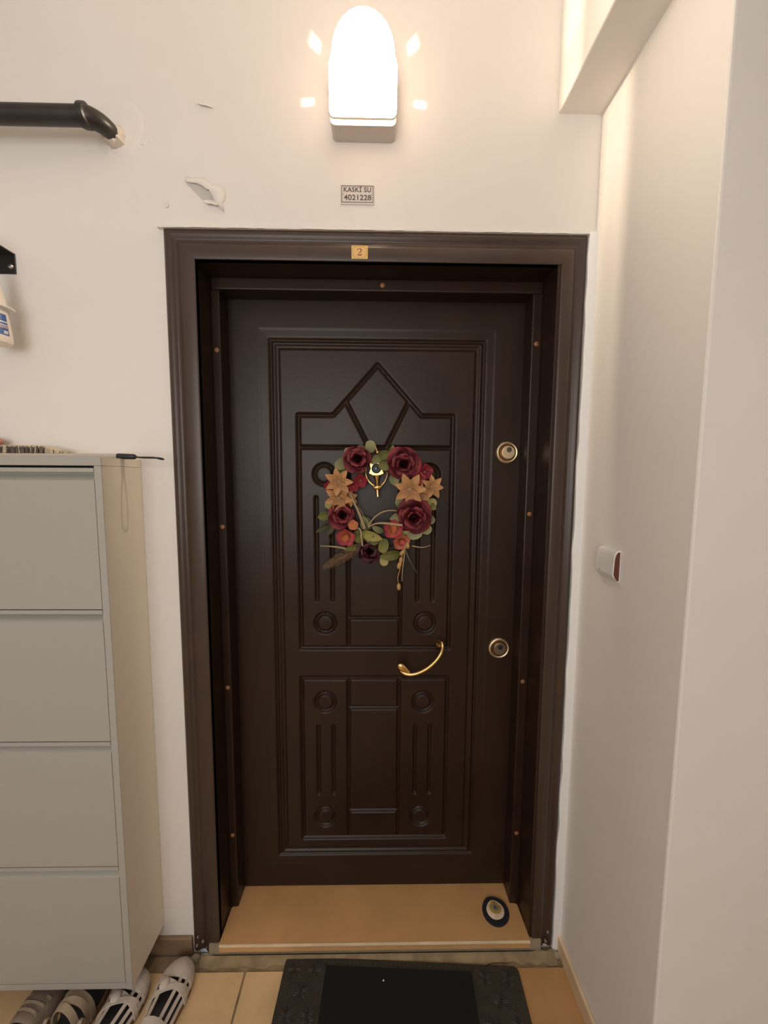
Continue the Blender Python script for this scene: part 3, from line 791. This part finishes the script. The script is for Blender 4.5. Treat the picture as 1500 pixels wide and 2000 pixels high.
# ------------------------------------------------------------------ doorbell box on the side wall
bx0 = XS
bell = tag(empty('doorbell', (XS, -.125, 1.183)), 'small white plastic doorbell box with a brown end', 'doorbell')
pf = [(0, 0.0), (0, .0755), (-.006, .0752), (-.0115, .0715), (-.0148, .064), (-.0165, .054), (-.0175, .018), (-.0165, .014), (-.004, 0.0)]
ya, yb_ = -.170, -.100
MB().prism([(y2, x2) for x2, y2 in [(p[0], p[1]) for p in pf]][::-1], 1, ya+.125, yb_+.125).build('body', WHITEP, bell, bevel=.0012)
pf2 = [(-.0025, .003), (-.0025, .0715), (-.006, .0715), (-.0100, .0685), (-.0130, .062), (-.0145, .053), (-.0155, .0185), (-.012, .0105), (-.006, .003)]
MB().prism([(y2, x2) for x2, y2 in pf2][::-1], 1, ya+.125-.0012, ya+.125+.004).build('end_lens', mat('brown_lens', (.115, .035, .018), .25), bell, bevel=.0012)
MB().lathe([(.0001, .0286), (.0016, .0288), (.0001, .0292)], 10, 'x').build('indicator_hole', INK, bell).location = (-.0463, -.118+.125, .0205)

# ------------------------------------------------------------------ evil eye disc on the step
c0 = at(968, 1781, 2, .0385)
eye = tag(empty('evil_eye_coaster', (c0.x, c0.y, .0382)), 'round flat evil eye ornament in black, white and yellow on the step', 'ornament')
def blob(rad, h0, h1, m, name, par, dx=0, dy=0, sx_=1, sy_=1, wob=.03, sd=0):
    prof2 = []
    rings = []
    for rr_, hh in ((.985, h0), (1, (h0+h1)/2), (.965, h1), (.02, h1+.0004)):
        rings.append([(dx+rad*rr_*sx_*math.cos(2*PI*i/40)*(1+wob*math.sin(2*2*PI*i/40+sd)), dy+rad*rr_*sy_*math.sin(2*PI*i/40)*(1+wob*math.cos(3*2*PI*i/40+sd)), hh) for i in range(40)])
    return MB().loft(rings).build(name, m, par, smooth=True)
blob(.0425, 0, .0055, mat('black_felt', (.012, .011, .018), .85, bump=.3, bscale=400), 'rim', eye, sy_=1.0)
FELT = dict(rough=.85, bump=.3, bscale=400)
blob(.0265, .005, .0068, mat('cream_felt', (.80, .64, .47), **FELT), 'white_ring', eye, -.001, .001, 1.02, 1.05, .05, 1)
blob(.0170, .0066, .0078, mat('mustard_felt', (.46, .30, .07), **FELT), 'yellow_ring', eye, .0002, .0055, 1.05, 1.05, .05, 2)
blob(.0085, .0076, .0086, mat('grey_blue_felt', (.17, .18, .19), **FELT), 'iris', eye, .0008, .0062, 1, 1.1, .04, 3)
blob(.0028, .0085, .0091, mat('pupil_felt', (.03, .03, .035), **FELT), 'pupil', eye, .0008, .0062, 1, 1, .02, 4)

# ------------------------------------------------------------------ door mat
MT = FZ+.006
tl, tr_ = at(560, 1867, 2, MT), at(1011, 1887, 2, MT)
wv = (tr_-tl); mw = wv.length; ang = math.atan2(wv.y, wv.x)
md_ = .46
ctr = tl + Vector((math.cos(ang), math.sin(ang), 0))*mw/2 + Vector((math.sin(ang), -math.cos(ang), 0))*md_/2
mat_o = tag(empty('doormat', (ctr.x, ctr.y, FZ+.0003), (0, 0, ang)), 'black rubber doormat with embossed flowers and a dark fibre inset', 'doormat')
rc = .016
base = arcpts(mw/2-rc, md_/2-rc, rc, rc, 0, PI/2, 6)+arcpts(-mw/2+rc, md_/2-rc, rc, rc, PI/2, PI, 6)+arcpts(-mw/2+rc, -md_/2+rc, rc, rc, PI, 1.5*PI, 6)+arcpts(mw/2-rc, -md_/2+rc, rc, rc, 1.5*PI, 2*PI, 6)
MB().prism(base, 2, 0, .0065).build('rubber_base', RUBBER, mat_o, bevel=.0015)
il, ir = at(637, 1886, 2, MT), at(921, 1901, 2, MT)
inv_a = Matrix.Rotation(-ang, 3, 'Z')
il, ir = inv_a @ (il-ctr), inv_a @ (ir-ctr)
ix0, ix1, iy1 = il.x, ir.x, (il.y+ir.y)/2
iy0 = -iy1
MB().box((ix0, iy0, .005), (ix1, iy1, .0105)).build('fibre_inset', PILE, mat_o, bevel=.001)
b = MB()
for a, c in (((ix0-.004, iy0-.004), (ix0, iy1+.004)), ((ix1, iy0-.004), (ix1+.004, iy1+.004)), ((ix0-.004, iy1), (ix1+.004, iy1+.004)), ((ix0-.004, iy0-.004), (ix1+.004, iy0))):
    b.box((a[0], a[1], .006), (c[0], c[1], .0092))
b.build('inset_border', RUBBER, mat_o, bevel=.0006)
b = MB()
for k in range(6):
    a = 2*PI*k/6+.2
    rings = []
    for j in range(5):
        t = j/4; wd = .0036*math.sin(PI*(.12+.76*t)); l = .004+.013*t
        rings.append([(l*math.cos(a)-wd*s_*math.sin(a), l*math.sin(a)+wd*s_*math.cos(a), hh) for s_, hh in ((-1, 0), (-.5, .0016), (0, .0008), (.5, .0016), (1, 0))])
    b.loft(rings, closed=False, caps=False)
fm = b.mesh('flower_relief', RUBBER, True)
rr = random.Random(2)
cells = []
for sx_, xa, xb in ((-1, -mw/2, ix0), (1, ix1, mw/2)):
    xm = (xa+xb)/2; wdt = xb-xa
    k = 0; y = md_/2-.030
    while y > -md_/2+.02:
        for dx in ((-.24, .24) if k % 2 == 0 else (0,)):
            cells.append((xm+dx*wdt, y))
        y -= .048; k += 1
for (x, y) in cells:
    o = link('flower_relief', fm, mat_o); o.location = (x, y, .0066); o.rotation_euler = (0, 0, rr.random()*PI); o.scale = (1.15, 1.15, 1.2)
nm = MB().box((-.0035, -.005, 0), (.0035, .005, .0012)).mesh('edge_stud', RUBBER, bevel=.0006, seg=1)
nst = 34
for i in range(nst):
    x = ix0+.008+(ix1-ix0-.016)*i/(nst-1)
    for y in (iy1+.0125,):
        link('edge_stud', nm, mat_o).location = (x, y, .0063)
# a crumb on the mat
p = at(749, 1915, 2, FZ+.012)
crumb = tag(MB().ball((0, 0, 0), .0028, 8, 5, (1, .8, .6)).build('crumb', PLATEM, smooth=True), 'tiny pale crumb on the doormat', 'crumb')
crumb.location = (p.x, p.y, FZ+.0125)

# ------------------------------------------------------------------ shoes
WSH = mat('white_shoe_canvas', (.66, .575, .50), .75, noise=.15, nscale=40, bump=.3, bscale=300)
BSH = mat('beige_shoe_suede', (.40, .31, .22), .9, noise=.2, nscale=40, bump=.3, bscale=300)
TSH = mat('taupe_shoe_leather', (.26, .20, .15), .7, noise=.2, nscale=40, bump=.2)
SOLE = mat('jute_sole', (.24, .13, .06), .85, noise=.3, nscale=90, bump=.5, bscale=400)
INS = mat('dark_insole', (.022, .02, .022), .8)
def footline(L, Wd, inset=0):
    pts = []
    prof = [(0, .30), (.03, .55), (.12, .76), (.25, .78), (.42, .76), (.58, .88), (.72, 1.0), (.84, .95), (.93, .72), (.98, .42), (1.0, .12)]
    up2 = [(t*L*(1-2*inset)+inset*L, (w_/2-inset)*Wd+.0) for t, w_ in prof]
    return [(x, y) for x, y in up2]+[(x, -y*1.0) for x, y in reversed(up2)]
def foot_half(t, Wd): return np.interp(t, [0, .03, .12, .25, .42, .58, .72, .84, .93, .98, 1.0], [.30, .55, .76, .78, .76, .88, 1, .95, .72, .42, .12])*Wd/2
def ribbon(pts, wdir, wd, th=.0022):
    pts = [Vector(p) for p in pts]; wdir = Vector(wdir).normalized(); rings = []
    for i, p in enumerate(pts):
        t = (pts[min(i+1, len(pts)-1)]-pts[max(i-1, 0)]).normalized()
        s = (wdir-t*wdir.dot(t)).normalized(); nn = t.cross(s)
        rings.append([p+s*wd/2+nn*th/2, p-s*wd/2+nn*th/2, p-s*wd/2-nn*th/2, p+s*wd/2-nn*th/2])
    return MB().loft(rings)
def arch(x, hw_, hh, z0=.018, skew=0, n=14):
    return [(x+skew*math.cos(PI*k/n), hw_*math.cos(PI*k/n), z0+(hh-z0)*math.sin(PI*k/n)**.75) for k in range(n+1)]
def shoe_root(name, loc, rot, label, group=None):
    return tag(empty(name, loc, (0, 0, rot)), label, 'shoe', group)
def soles(root, L, Wd, th=.020):
    MB().prism(footline(L, Wd), 2, 0, th).build('sole', SOLE, root, bevel=.003)
    MB().prism(footline(L*.96, Wd*.90), 2, th-.001, th+.003).build('insole', INS, root).location = (L*.02, 0, 0)
def toe_cap(root, L, Wd, m, t0=.72, hgt_=.055, z0=.012, name='toe_cap'):
    rings = []; N = 12
    for j in range(11):
        t = t0+(1.0-t0)*j/10
        hw_ = float(foot_half(min(t, .999), Wd))*1.03+.001
        hh = z0+(hgt_-z0)*max(0.0, 1-((t-t0)/(1.012-t0))**2.4)**.5
        rings.append([(t*L+.002*(j == 10), hw_*math.cos(PI*k/N), z0+(hh-z0)*math.sin(PI*k/N)**.7) for k in range(N+1)])
    o = MB().loft(rings, closed=False, caps=False).build(name, m, root, smooth=True)
    o.modifiers.new('t', 'SOLIDIFY').thickness = .003
    return o
def strappy(loc, rot, label, seed):
    L, Wd = .255, .092
    r_ = shoe_root('strappy_shoe', loc, rot, label)
    soles(r_, L, Wd); toe_cap(r_, L, Wd, WSH, .76, .052)
    rr = random.Random(seed)
    # lengthwise straps fanning back from the toe cap
    for k, lat in enumerate((-.92, -.62, -.32, .30, .62, .92)):
        pts = []
        for j in range(10):
            t = .79-.42*j/9
            hw_ = float(foot_half(t, Wd))*1.02; a = PI/2-lat*PI/2*(.93+.07*j/9)
            hh = .050+.016*(j/9)
            pts.append((t*L, hw_*math.cos(a), .014+(hh-.014)*max(0, math.sin(a))**.75))
        ribbon(pts, (0, math.sin(PI/2-lat*1.2), -math.cos(PI/2-lat*1.2)*.9), .0085).build('strap', WSH, r_, smooth=True)
    # knotted cross bands
    for (t, hh, sk, wd) in ((.70, .057, .012, .013), (.64, .061, -.016, .012), (.37, .072, 0, .016)):
        ribbon(arch(t*L, float(foot_half(t, Wd))*1.05, hh, .014, sk), (1, 0, 0), wd, .0026).build('cross_strap', WSH, r_, smooth=True)
    MB().ball((.67*L, .012, .062), .012, 12, 8, (1.2, 1, .5)).build('knot', WSH, r_, smooth=True)
    hb = [(.03*L+.08*L*(1-math.cos(a)), foot_half(.14, Wd)*1.05*math.sin(a), .062+.008*(1-math.cos(a))) for a in [-1.5+3.0*k/14 for k in range(15)]]
    ribbon(hb, (0, 0, 1), .014).build('heel_strap', WSH, r_, smooth=True)
    return r_
# toes point to the wall: local +x runs along +y
strappy((-.022, -.275, FZ), PI/2-.05, 'white strappy shoe with jute sole on the floor beside the door casing', 1)
strappy((-.150, -.298, FZ), PI/2-.13, 'white strappy shoe half under the corner of the shoe cabinet', 2)
# open slide with a wide arched band
sl = shoe_root('slide_sandal', (-.243, -.285, FZ), PI/2-.03, 'beige slide sandal with an arched band under the shoe cabinet')
soles(sl, .255, .095)
for (t, hh, sk, wd) in ((.46, .092, .010, .015), (.52, .090, -.006, .014), (.60, .080, .004, .016)):
    ribbon(arch(t*.255, float(foot_half(t, .095))*1.05, hh, .014, sk), (1, 0, .1), wd, .003).build('band', BSH, sl, smooth=True)
for s_ in (-1, 1):
    lp_ = [(.255*.44+.012*math.cos(a), s_*(.041+.003*math.sin(a)), .040+.024*math.sin(a)) for a in [2*PI*k/16 for k in range(17)]]
    ribbon(lp_, (0, 1, 0), .009, .0025).build('buckle_loop', BSH, sl, smooth=True)
# closed flat shoe
fs = shoe_root('flat_shoe', (-.362, -.300, FZ), PI/2-.10, 'taupe closed flat shoe under the shoe cabinet')
soles(fs, .25, .090)
toe_cap(fs, .25, .090, TSH, .50, .066, .012, 'upper')
for k in range(3):
    ribbon(arch((.58+.07*k)*.25, float(foot_half(.58+.07*k, .09))*.72, .071-.006*k, .05), (1, 0, 0), .005, .002).build('lace', BSH, fs, smooth=True)
hb = [(.10*.25-.018*math.cos(a)*1.2, .036*math.sin(a), .040) for a in [-1.5+3.0*k/12 for k in range(13)]]
ribbon(hb, (0, 0, 1), .045).build('heel_counter', TSH, fs, smooth=True)

# ------------------------------------------------------------------ flower wreath
WRY = .128
o0 = at(742, 980, 1, WRY)
wreath = tag(empty('flower_wreath', o0, (PI/2, 0, 0)), 'artificial flower wreath of burgundy roses and tan lilies on the door', 'wreath')
def wl(u, v_, lift=0.0):
    """local wreath coordinates (x right, y up, z out of the door) of a photographed point"""
    p = at(u, v_, 1, WRY-lift); return Vector((p.x-o0.x, p.z-o0.z, lift))
PXM = (WRY-CAM[1])/FPX
def petal_mat(name, c_in, c_out, var=.12, rough=.6, rim=None):
    m = bpy.data.materials.new(name); m.use_nodes = True; nt = m.node_tree; bs = nt.nodes['Principled BSDF']
    bs.inputs['Roughness'].default_value = rough; bs.inputs['Specular IOR Level'].default_value = .28
    tc = nt.nodes.new('ShaderNodeTexCoord'); sp = nt.nodes.new('ShaderNodeSeparateXYZ'); nt.links.new(tc.outputs['Generated'], sp.inputs[0])
    ns = nt.nodes.new('ShaderNodeTexNoise'); ns.inputs['Scale'].default_value = 6; nt.links.new(tc.outputs['Generated'], ns.inputs['Vector'])
    ad = nt.nodes.new('ShaderNodeMath'); ad.operation = 'MULTIPLY_ADD'; ad.inputs[1].default_value = .22; nt.links.new(ns.outputs['Fac'], ad.inputs[0]); nt.links.new(sp.outputs['Y'], ad.inputs[2])
    rp_ = nt.nodes.new('ShaderNodeValToRGB'); rp_.color_ramp.elements[0].position = .2; rp_.color_ramp.elements[1].position = 1.05 if False else 1.0
    rp_.color_ramp.elements[0].color = (*c_in, 1); rp_.color_ramp.elements[1].color = (*c_out, 1)
    if rim:
        rp_.color_ramp.elements[1].position = .93
        e = rp_.color_ramp.elements.new(1.0); e.color = (*rim, 1)  # lighter tip paints highlights along the petal edges
    nt.links.new(ad.outputs[0], rp_.inputs[0])
    oi = nt.nodes.new('ShaderNodeObjectInfo'); hs = nt.nodes.new('ShaderNodeHueSaturation')
    mr = nt.nodes.new('ShaderNodeMapRange'); mr.inputs[3].default_value = 1-var; mr.inputs[4].default_value = 1+var
    nt.links.new(oi.outputs['Random'], mr.inputs[0]); nt.links.new(mr.outputs[0], hs.inputs['Value'])
    nt.links.new(rp_.outputs[0], hs.inputs['Color']); nt.links.new(hs.outputs[0], bs.inputs['Base Color'])
    return m
BURG = petal_mat('burgundy_petal', (.030, .003, .007), (.110, .0080, .0145), .25, .6, (.22, .038, .042))
DBURG = petal_mat('dark_burgundy_petal', (.014, .002, .004), (.038, .005, .009), .25, .42, (.09, .02, .024))
TAN = petal_mat('tan_lily_petal', (.40, .19, .08), (.50, .27, .115), .12)
PINK = petal_mat('pink_petal', (.50, .15, .05), (.42, .045, .085), .2)
PINKO = petal_mat('coral_petal', (.55, .20, .06), (.46, .13, .085), .15)
RED = petal_mat('red_petal', (.20, .015, .025), (.28, .022, .035), .2)
LEAFM = [petal_mat('sage_leaf', (.17, .17, .075), (.28, .27, .13), .15), petal_mat('olive_leaf', (.11, .115, .03), (.19, .18, .05), .15),
         petal_mat('dark_leaf', (.055, .055, .03), (.10, .095, .05), .15), petal_mat('yellow_leaf', (.30, .28, .07), (.42, .36, .13), .12)]
STRAW = mat('straw', (.42, .31, .17), .7); POD = mat('seed_pod', (.48, .27, .10), .6); TWIG = mat('vine_twig', (.075, .05, .028), .8, noise=.4, nscale=60)
PLUME = mat('dry_plume', (.26, .16, .085), .9, noise=.4, nscale=120); PEARL = mat('stamen', (.62, .50, .34), .4)

def grid_mesh(name, fn, nu, nv, m):
    v = [fn(-1+2*i/nu, j/nv) for j in range(nv+1) for i in range(nu+1)]
    f = [(j*(nu+1)+i, j*(nu+1)+i+1, (j+1)*(nu+1)+i+1, (j+1)*(nu+1)+i) for j in range(nv) for i in range(nu)]
    me = bpy.data.meshes.new(name); me.from_pydata(v, [], f); me.update(); me.materials.append(m)
    me.polygons.foreach_set('use_smooth', [True]*len(me.polygons)); return me
def rose_petal(u, v_):
    wv_ = .62*math.sin(PI*min(.97, .12+.72*v_))**.8
    x = u*wv_; y = v_*(1-.10*u*u*v_)
    z = .22*u*u*(.4+.6*v_) + .30*v_*v_ - 1.9*max(0, v_-.70)**1.5*(1+.6*abs(u)) + .02*math.sin(5*u+2*v_)
    return (x, y, z)
def lily_petal(u, v_):
    wv_ = .27*math.sin(PI*(.06+.94*v_)**.8)**.85 if v_ < 1 else 0
    return (u*wv_, v_, .10*u*u*(1-v_)+.16*math.sin(PI*v_*.8)-.05*(1-abs(u))*math.sin(PI*v_)-.10*v_*v_)
def round_petal(u, v_):
    wv_ = .52*math.sin(PI*min(.96, .08+.80*v_))**.75
    return (u*wv_, v_*(1-.08*u*u), .14*u*u+.18*v_*v_-.10*max(0, v_-.7)+.03*math.sin(4*u))
def leaf_fn(u, v_):
    wv_ = .5*math.sin(PI*(.04+.96*v_)**.85)**.7 if v_ < 1 else 0
    return (u*wv_, v_, .20*abs(u)*wv_*2+.10*math.sin(PI*v_)-.12*v_*v_)
def leaf_blunt(u, v_):
    wv_ = .5*math.sin(PI*(.06+.74*v_))**.6
    return (u*wv_, v_*(1-.12*u*u), .18*abs(u)*wv_+.08*math.sin(PI*v_)+.06*v_*v_)
PM = {}
def pm(kind, m):
    k = (kind, m.name)
    if k not in PM:
        fn = dict(rose=rose_petal, lily=lily_petal, round=round_petal, leaf=leaf_fn, blunt=leaf_blunt)[kind]
        PM[k] = grid_mesh('petal' if kind in ('rose', 'lily', 'round') else 'leaf', fn, 6, 6, m)
    return PM[k]
def put_petal(parent, kind, m, size, az, tilt, off=0.0, wide=1.0, name='petal', base=(0, 0, 0), roll=0):
    o = link(name, pm(kind, m), parent)
    R_ = Matrix.Rotation(az, 4, 'Z') @ Matrix.Translation((0, off, 0)) @ Matrix.Rotation(tilt, 4, 'X') @ Matrix.Rotation(roll, 4, 'Y')
    o.matrix_local = Matrix.Translation(base) @ R_ @ Matrix.Diagonal((size*wide, size, size, 1))
    return o
rw = random.Random(21)
def bud_mesh(m):
    # spiral bud: a coiled strip
    b = MB(); v = []; f = []; N = 40
    for i in range(N+1):
        t = i/N; a = t*2*PI*2.4; r_ = .07+.33*t
        top = .92-.30*t; v += [(r_*.8*math.cos(a), r_*.8*math.sin(a), .05), (r_*1.1*math.cos(a), r_*1.1*math.sin(a), top*.6), (r_*math.cos(a), r_*math.sin(a), top)]
    for i in range(N):
        for k in (0, 1): f.append((3*i+k, 3*i+3+k, 3*i+4+k, 3*i+1+k))
    me = b.add(v, f).mesh('rose', m, True); return me
BUD = {m.name: bud_mesh(m) for m in (BURG, DBURG)}
def rose(u, v_, rpx, lift, tx=0, ty=0, m=BURG, sx_=1.0):
    s = rpx*PXM
    o = link('rose', BUD[m.name], wreath)
    o.matrix_local = Matrix.Translation(wl(u, v_, lift)) @ Euler((tx, ty, rw.random()*6)).to_matrix().to_4x4() @ Matrix.Diagonal((s, s, s, 1))
    for k in range(5): put_petal(o, 'rose', m, rw.uniform(.88, 1.12), 2*PI*k/5+rw.uniform(-.2, .2), rw.uniform(.05, .40), .06, 1.12, roll=rw.uniform(-.25, .25))
    for k in range(5): put_petal(o, 'rose', m, rw.uniform(.70, .84), 2*PI*(k+.5)/5+rw.uniform(-.2, .2), rw.uniform(.45, .85), .06, 1.1, base=(0, 0, .06))
    for k in range(4): put_petal(o, 'rose', m, .58, 2*PI*k/4+rw.uniform(-.2, .2), rw.uniform(.85, 1.1), .10, 1.1, base=(0, 0, .10))
    return o
CUP = MB().lathe([(.03, 0), (.10, .05), (.05, .10), (.0001, .11)], 10).mesh('lily', TAN, True)
STM = MB()
for k in range(9):
    a = 2*PI*k/9; r_ = .10+.07*(k % 3)
    STM.tube([(0, 0, .06), (r_*.6*math.cos(a), r_*.6*math.sin(a), .16), (r_*math.cos(a), r_*math.sin(a), .22)], .010, 4).ball((r_*math.cos(a), r_*math.sin(a), .23), .032, 6, 4)
STMM = STM.mesh('stamens', PEARL, True)
def lily(u, v_, rpx, lift, rot=0, tx=0, ty=0, m=TAN, npet=7):
    s = rpx*PXM
    o = link('lily', CUP, wreath)
    o.matrix_local = Matrix.Translation(wl(u, v_, lift)) @ Euler((tx, ty, rot)).to_matrix().to_4x4() @ Matrix.Diagonal((s, s, s, 1))
    for k in range(npet): put_petal(o, 'lily', m, .98+rw.uniform(-.08, .05), 2*PI*k/npet+rw.uniform(-.08, .08), rw.uniform(.05, .22), .03)
    link('stamens', STMM, o)
    return o
def blossom(u, v_, rpx, lift, m, tx=0, ty=0, npet=5, rot=0, name='blossom', tilt=.3, rings=2, m2=None):
    s = rpx*PXM
    o = link(name, CUP, wreath)
    o.matrix_local = Matrix.Translation(wl(u, v_, lift)) @ Euler((tx, ty, rot)).to_matrix().to_4x4() @ Matrix.Diagonal((s, s, s, 1))
    for k in range(npet): put_petal(o, 'round', m, .95, 2*PI*k/npet+rw.uniform(-.12, .12), rw.uniform(tilt-.15, tilt+.1), .04, 1.2)
    if rings > 1:
        for k in range(npet): put_petal(o, 'round', m2 or m, .6, 2*PI*(k+.5)/npet, rw.uniform(.6, .9), .04, 1.1, base=(0, 0, .06))
    return o
def leaf(b0, t0, wpx, mi, lift=.006, lt=.006, kind='leaf', tilt=None):
    p0, p1 = wl(*b0, lift), wl(*t0, lift+lt)
    d = p1-p0; L = d.length; y = d.normalized(); z = (Vector((0, 0, 1))-y*y.z).normalized(); x = y.cross(z)
    M = Matrix((x, y, z)).transposed().to_4x4()
    o = link('leaf', pm(kind, LEAFM[mi]), wreath)
    o.matrix_local = Matrix.Translation(p0) @ M @ Matrix.Diagonal((wpx*PXM, L, L*.8, 1))
    return o
# vine ring
c_, R1 = (741, 983), (88, 92)
b = MB()
for k in range(3):
    pts = []
    for i in range(65):
        a = 2*PI*i/64
        rr_ = 1+.025*math.sin(5*a+k*2.1)
        p = wl(c_[0]+R1[0]*rr_*math.cos(a), c_[1]+R1[1]*rr_*math.sin(a), .001+.004*math.sin(4*a+k*2.1))
        pts.append(p)
    b.tube(pts, .0032, 6)
b.build('vine_ring', TWIG, wreath, smooth=True)
rose(700, 898, 27, .020, -.15, .1, BURG)
rose(788, 906, 31, .022, 0, .1, BURG)
rose(667, 1005, 26, .016, .15, -.15, BURG)
rose(808, 1007, 32, .022, -.1, .15, BURG)
rose(719, 1078, 23, .012, .35, 0, DBURG)
lily(662, 941, 28, .034, .25)
lily(661, 972, 29, .026, .1, .15, 0)
lily(681, 972, 20, .018, .6, .2, .5)
lily(801, 956, 33, .036, .35, 0, -.2)
lily(843, 951, 25, .034, .1, 0, .2)
lily(820, 966, 24, .028, .7, .2, 0)
blossom(676, 1046, 21, .022, PINK, .3, -.1, m2=PINKO)
blossom(690, 1025, 11, .030, PINKO, 0, 0, rings=1, tilt=.1)
blossom(768, 1034, 21, .022, PINK, -.2, 0, m2=PINKO)
blossom(782, 1055, 19, .020, PINKO, .3, .2, m2=PINK)
blossom(829, 922, 17, .010, RED, 0, .2, rings=1)
blossom(818, 934, 15, .016, PINK, 0, 0, rings=1)
blossom(690, 950, 12, .014, RED, 0, .2, rings=1)
blossom(643, 950, 11, .012, RED, 0, -.2, rings=1)
blossom(704, 938, 15, .010, RED, .2, 0, rings=1)
blossom(824, 981, 11, .018, PINK, 0, 0, rings=1)
LV = [((724, 884), (723, 860), 20, 0, 'blunt'), ((692, 890), (673, 877), 15, 0, 'blunt'), ((684, 898), (654, 913), 22, 0, 'blunt'), ((772, 887), (793, 881), 15, 1, 'leaf'),
      ((764, 886), (768, 869), 11, 1, 'leaf'), ((757, 892), (747, 919), 24, 1, 'blunt'), ((738, 893), (766, 884), 18, 1, 'leaf'), ((744, 890), (725, 906), 16, 0, 'leaf'), ((768, 926), (773, 950), 20, 0, 'leaf'),
      ((790, 938), (781, 956), 14, 1, 'leaf'), ((787, 990), (775, 974), 18, 0, 'blunt'), ((833, 998), (849, 974), 20, 3, 'blunt'), ((788, 1006), (761, 1014), 18, 0, 'leaf'),
      ((828, 1008), (849, 1020), 18, 0, 'blunt'), ((818, 1024), (842, 1039), 22, 0, 'blunt'), ((806, 1028), (812, 1054), 32, 0, 'blunt'), ((794, 1020), (779, 1047), 26, 3, 'leaf'),
      ((748, 1039), (726, 1028), 13, 0, 'leaf'), ((706, 1040), (748, 1054), 19, 3, 'leaf'), ((712, 1056), (686, 1046), 16, 1, 'leaf'), ((716, 1036), (709, 1007), 18, 0, 'leaf'), ((722, 1034), (718, 1010), 15, 2, 'leaf'),
      ((752, 1052), (746, 1080), 20, 1, 'blunt'), ((782, 1080), (740, 1088), 20, 1, 'leaf'), ((748, 1086), (752, 1105), 17, 3, 'blunt'), ((711, 1056), (725, 1064), 8, 3, 'leaf'),
      ((708, 1064), (670, 1074), 13, 1, 'leaf'), ((645, 1004), (620, 1011), 18, 1, 'leaf'), ((637, 980), (650, 995), 14, 3, 'leaf'), ((652, 1018), (640, 1045), 17, 2, 'leaf'), ((642, 1024), (616, 1040), 9, 2, 'leaf'),
      ((742, 1050), (715, 1062), 18, 1, 'leaf'), ((660, 915), (676, 925), 18, 1, 'leaf'), ((700, 870), (715, 890), 16, 1, 'leaf'), ((838, 985), (852, 995), 14, 1, 'leaf'), ((692, 1052), (700, 1035), 14, 1, 'leaf')]
for (b0, t0, wpx, mi, kd) in LV: leaf(b0, t0, wpx, mi, .008+.006*rw.random(), rw.uniform(.002, .012), kd)
def strand(pts, r0, r1, m=STRAW, name='straw', flat=1.0):
    p = catmull([wl(*q_) for q_ in pts], 5)
    rs = [(r0+(r1-r0)*i/(len(p)-1))*PXM for i in range(len(p))]
    return MB().tube(p, rs, 6, flat=flat, up=(0, 0, 1)).build(name, m, wreath, smooth=True)
strand([(684, 962, .03), (691, 980, .032), (702, 1004, .03), (712, 1032, .022)], .8, 3.2, name='straw')
strand([(720, 1028, .02), (729, 1013, .03), (745, 1001, .036), (762, 997, .034), (778, 998, .024)], 1.6, 1.1)
strand([(719, 1030, .02), (733, 1023, .032), (752, 1022, .038), (786, 1026, .036)], 1.0, 2.6, flat=.4)
strand([(692, 1030, .026), (703, 1034, .034), (706, 1050, .036), (708, 1066, .026)], 1.4, 2.0)
strand([(805, 1066, .012), (820, 1069, .018), (832, 1068, .020), (841, 1065, .018)], 1.4, .5)
strand([(680, 1072, .012), (655, 1068, .016), (625, 1066, .018)], 2.6, .6)
strand([(690, 985, .02), (705, 997, .024), (711, 1012, .020)], .6, .5)
strand([(789, 1068, .018), (800, 1094, .020), (815, 1120, .016)], 2.4, .7, LEAFM[2], 'grass_blade', .4)
strand([(792, 1062, .02), (789, 1090, .024), (786, 1115, .024), (785, 1135, .022)], 1.4, .7)
strand([(786, 1080, .024), (782, 1108, .026), (777, 1128, .026), (779, 1142, .024)], 1.2, .6, POD)
strand([(690, 1080, .010), (672, 1094, .012), (650, 1112, .008)], .7, .5, LEAFM[2])
strand([(655, 985, .012), (640, 1040, .010), (650, 1060, .010)], .7, .5, LEAFM[2])
for (u, v_, lf, ln, a) in ((779, 1146, .024, 7.5, .05), (796, 1065, .022, 7.5, .15), (786, 1079, .026, 7.5, -.7), (780, 1104, .026, 8, -.3), (783, 1094, .026, 7, -.1)):
    o = MB().ball((0, 0, 0), 1, 10, 8, (.55, 1.0, .5)).build('seed_pod', POD, wreath, smooth=True)
    o.matrix_local = Matrix.Translation(wl(u, v_, lf)) @ Matrix.Rotation(a, 4, 'Z') @ Matrix.Diagonal((ln*PXM,)*3+(1,))
# feathery plume
b = MB(); p0, p1 = wl(712, 1064, .014), wl(630, 1110, .014)
d = p1-p0; nn = Vector((-d.y, d.x, 0)).normalized()
b.tube([p0, p0.lerp(p1, .5), p1], [.001, .0015, .001], 5)
for i in range(260):
    t = .10+.84*rw.random(); s_ = rw.choice((-1, 1))
    st = p0.lerp(p1, t*.88); wdt = .018*math.sin(PI*min(1, .15+.8*t))**.8*rw.uniform(.4, 1.0)
    en = st+d*.16+nn*s_*wdt+Vector((0, 0, rw.uniform(-.004, .008)))
    b.tube([st, (st+en)/2+nn*s_*wdt*.25, en], [.0007, .0008, .0004], 3)
tag(b.build('plume', PLUME, wreath), kind='stuff')
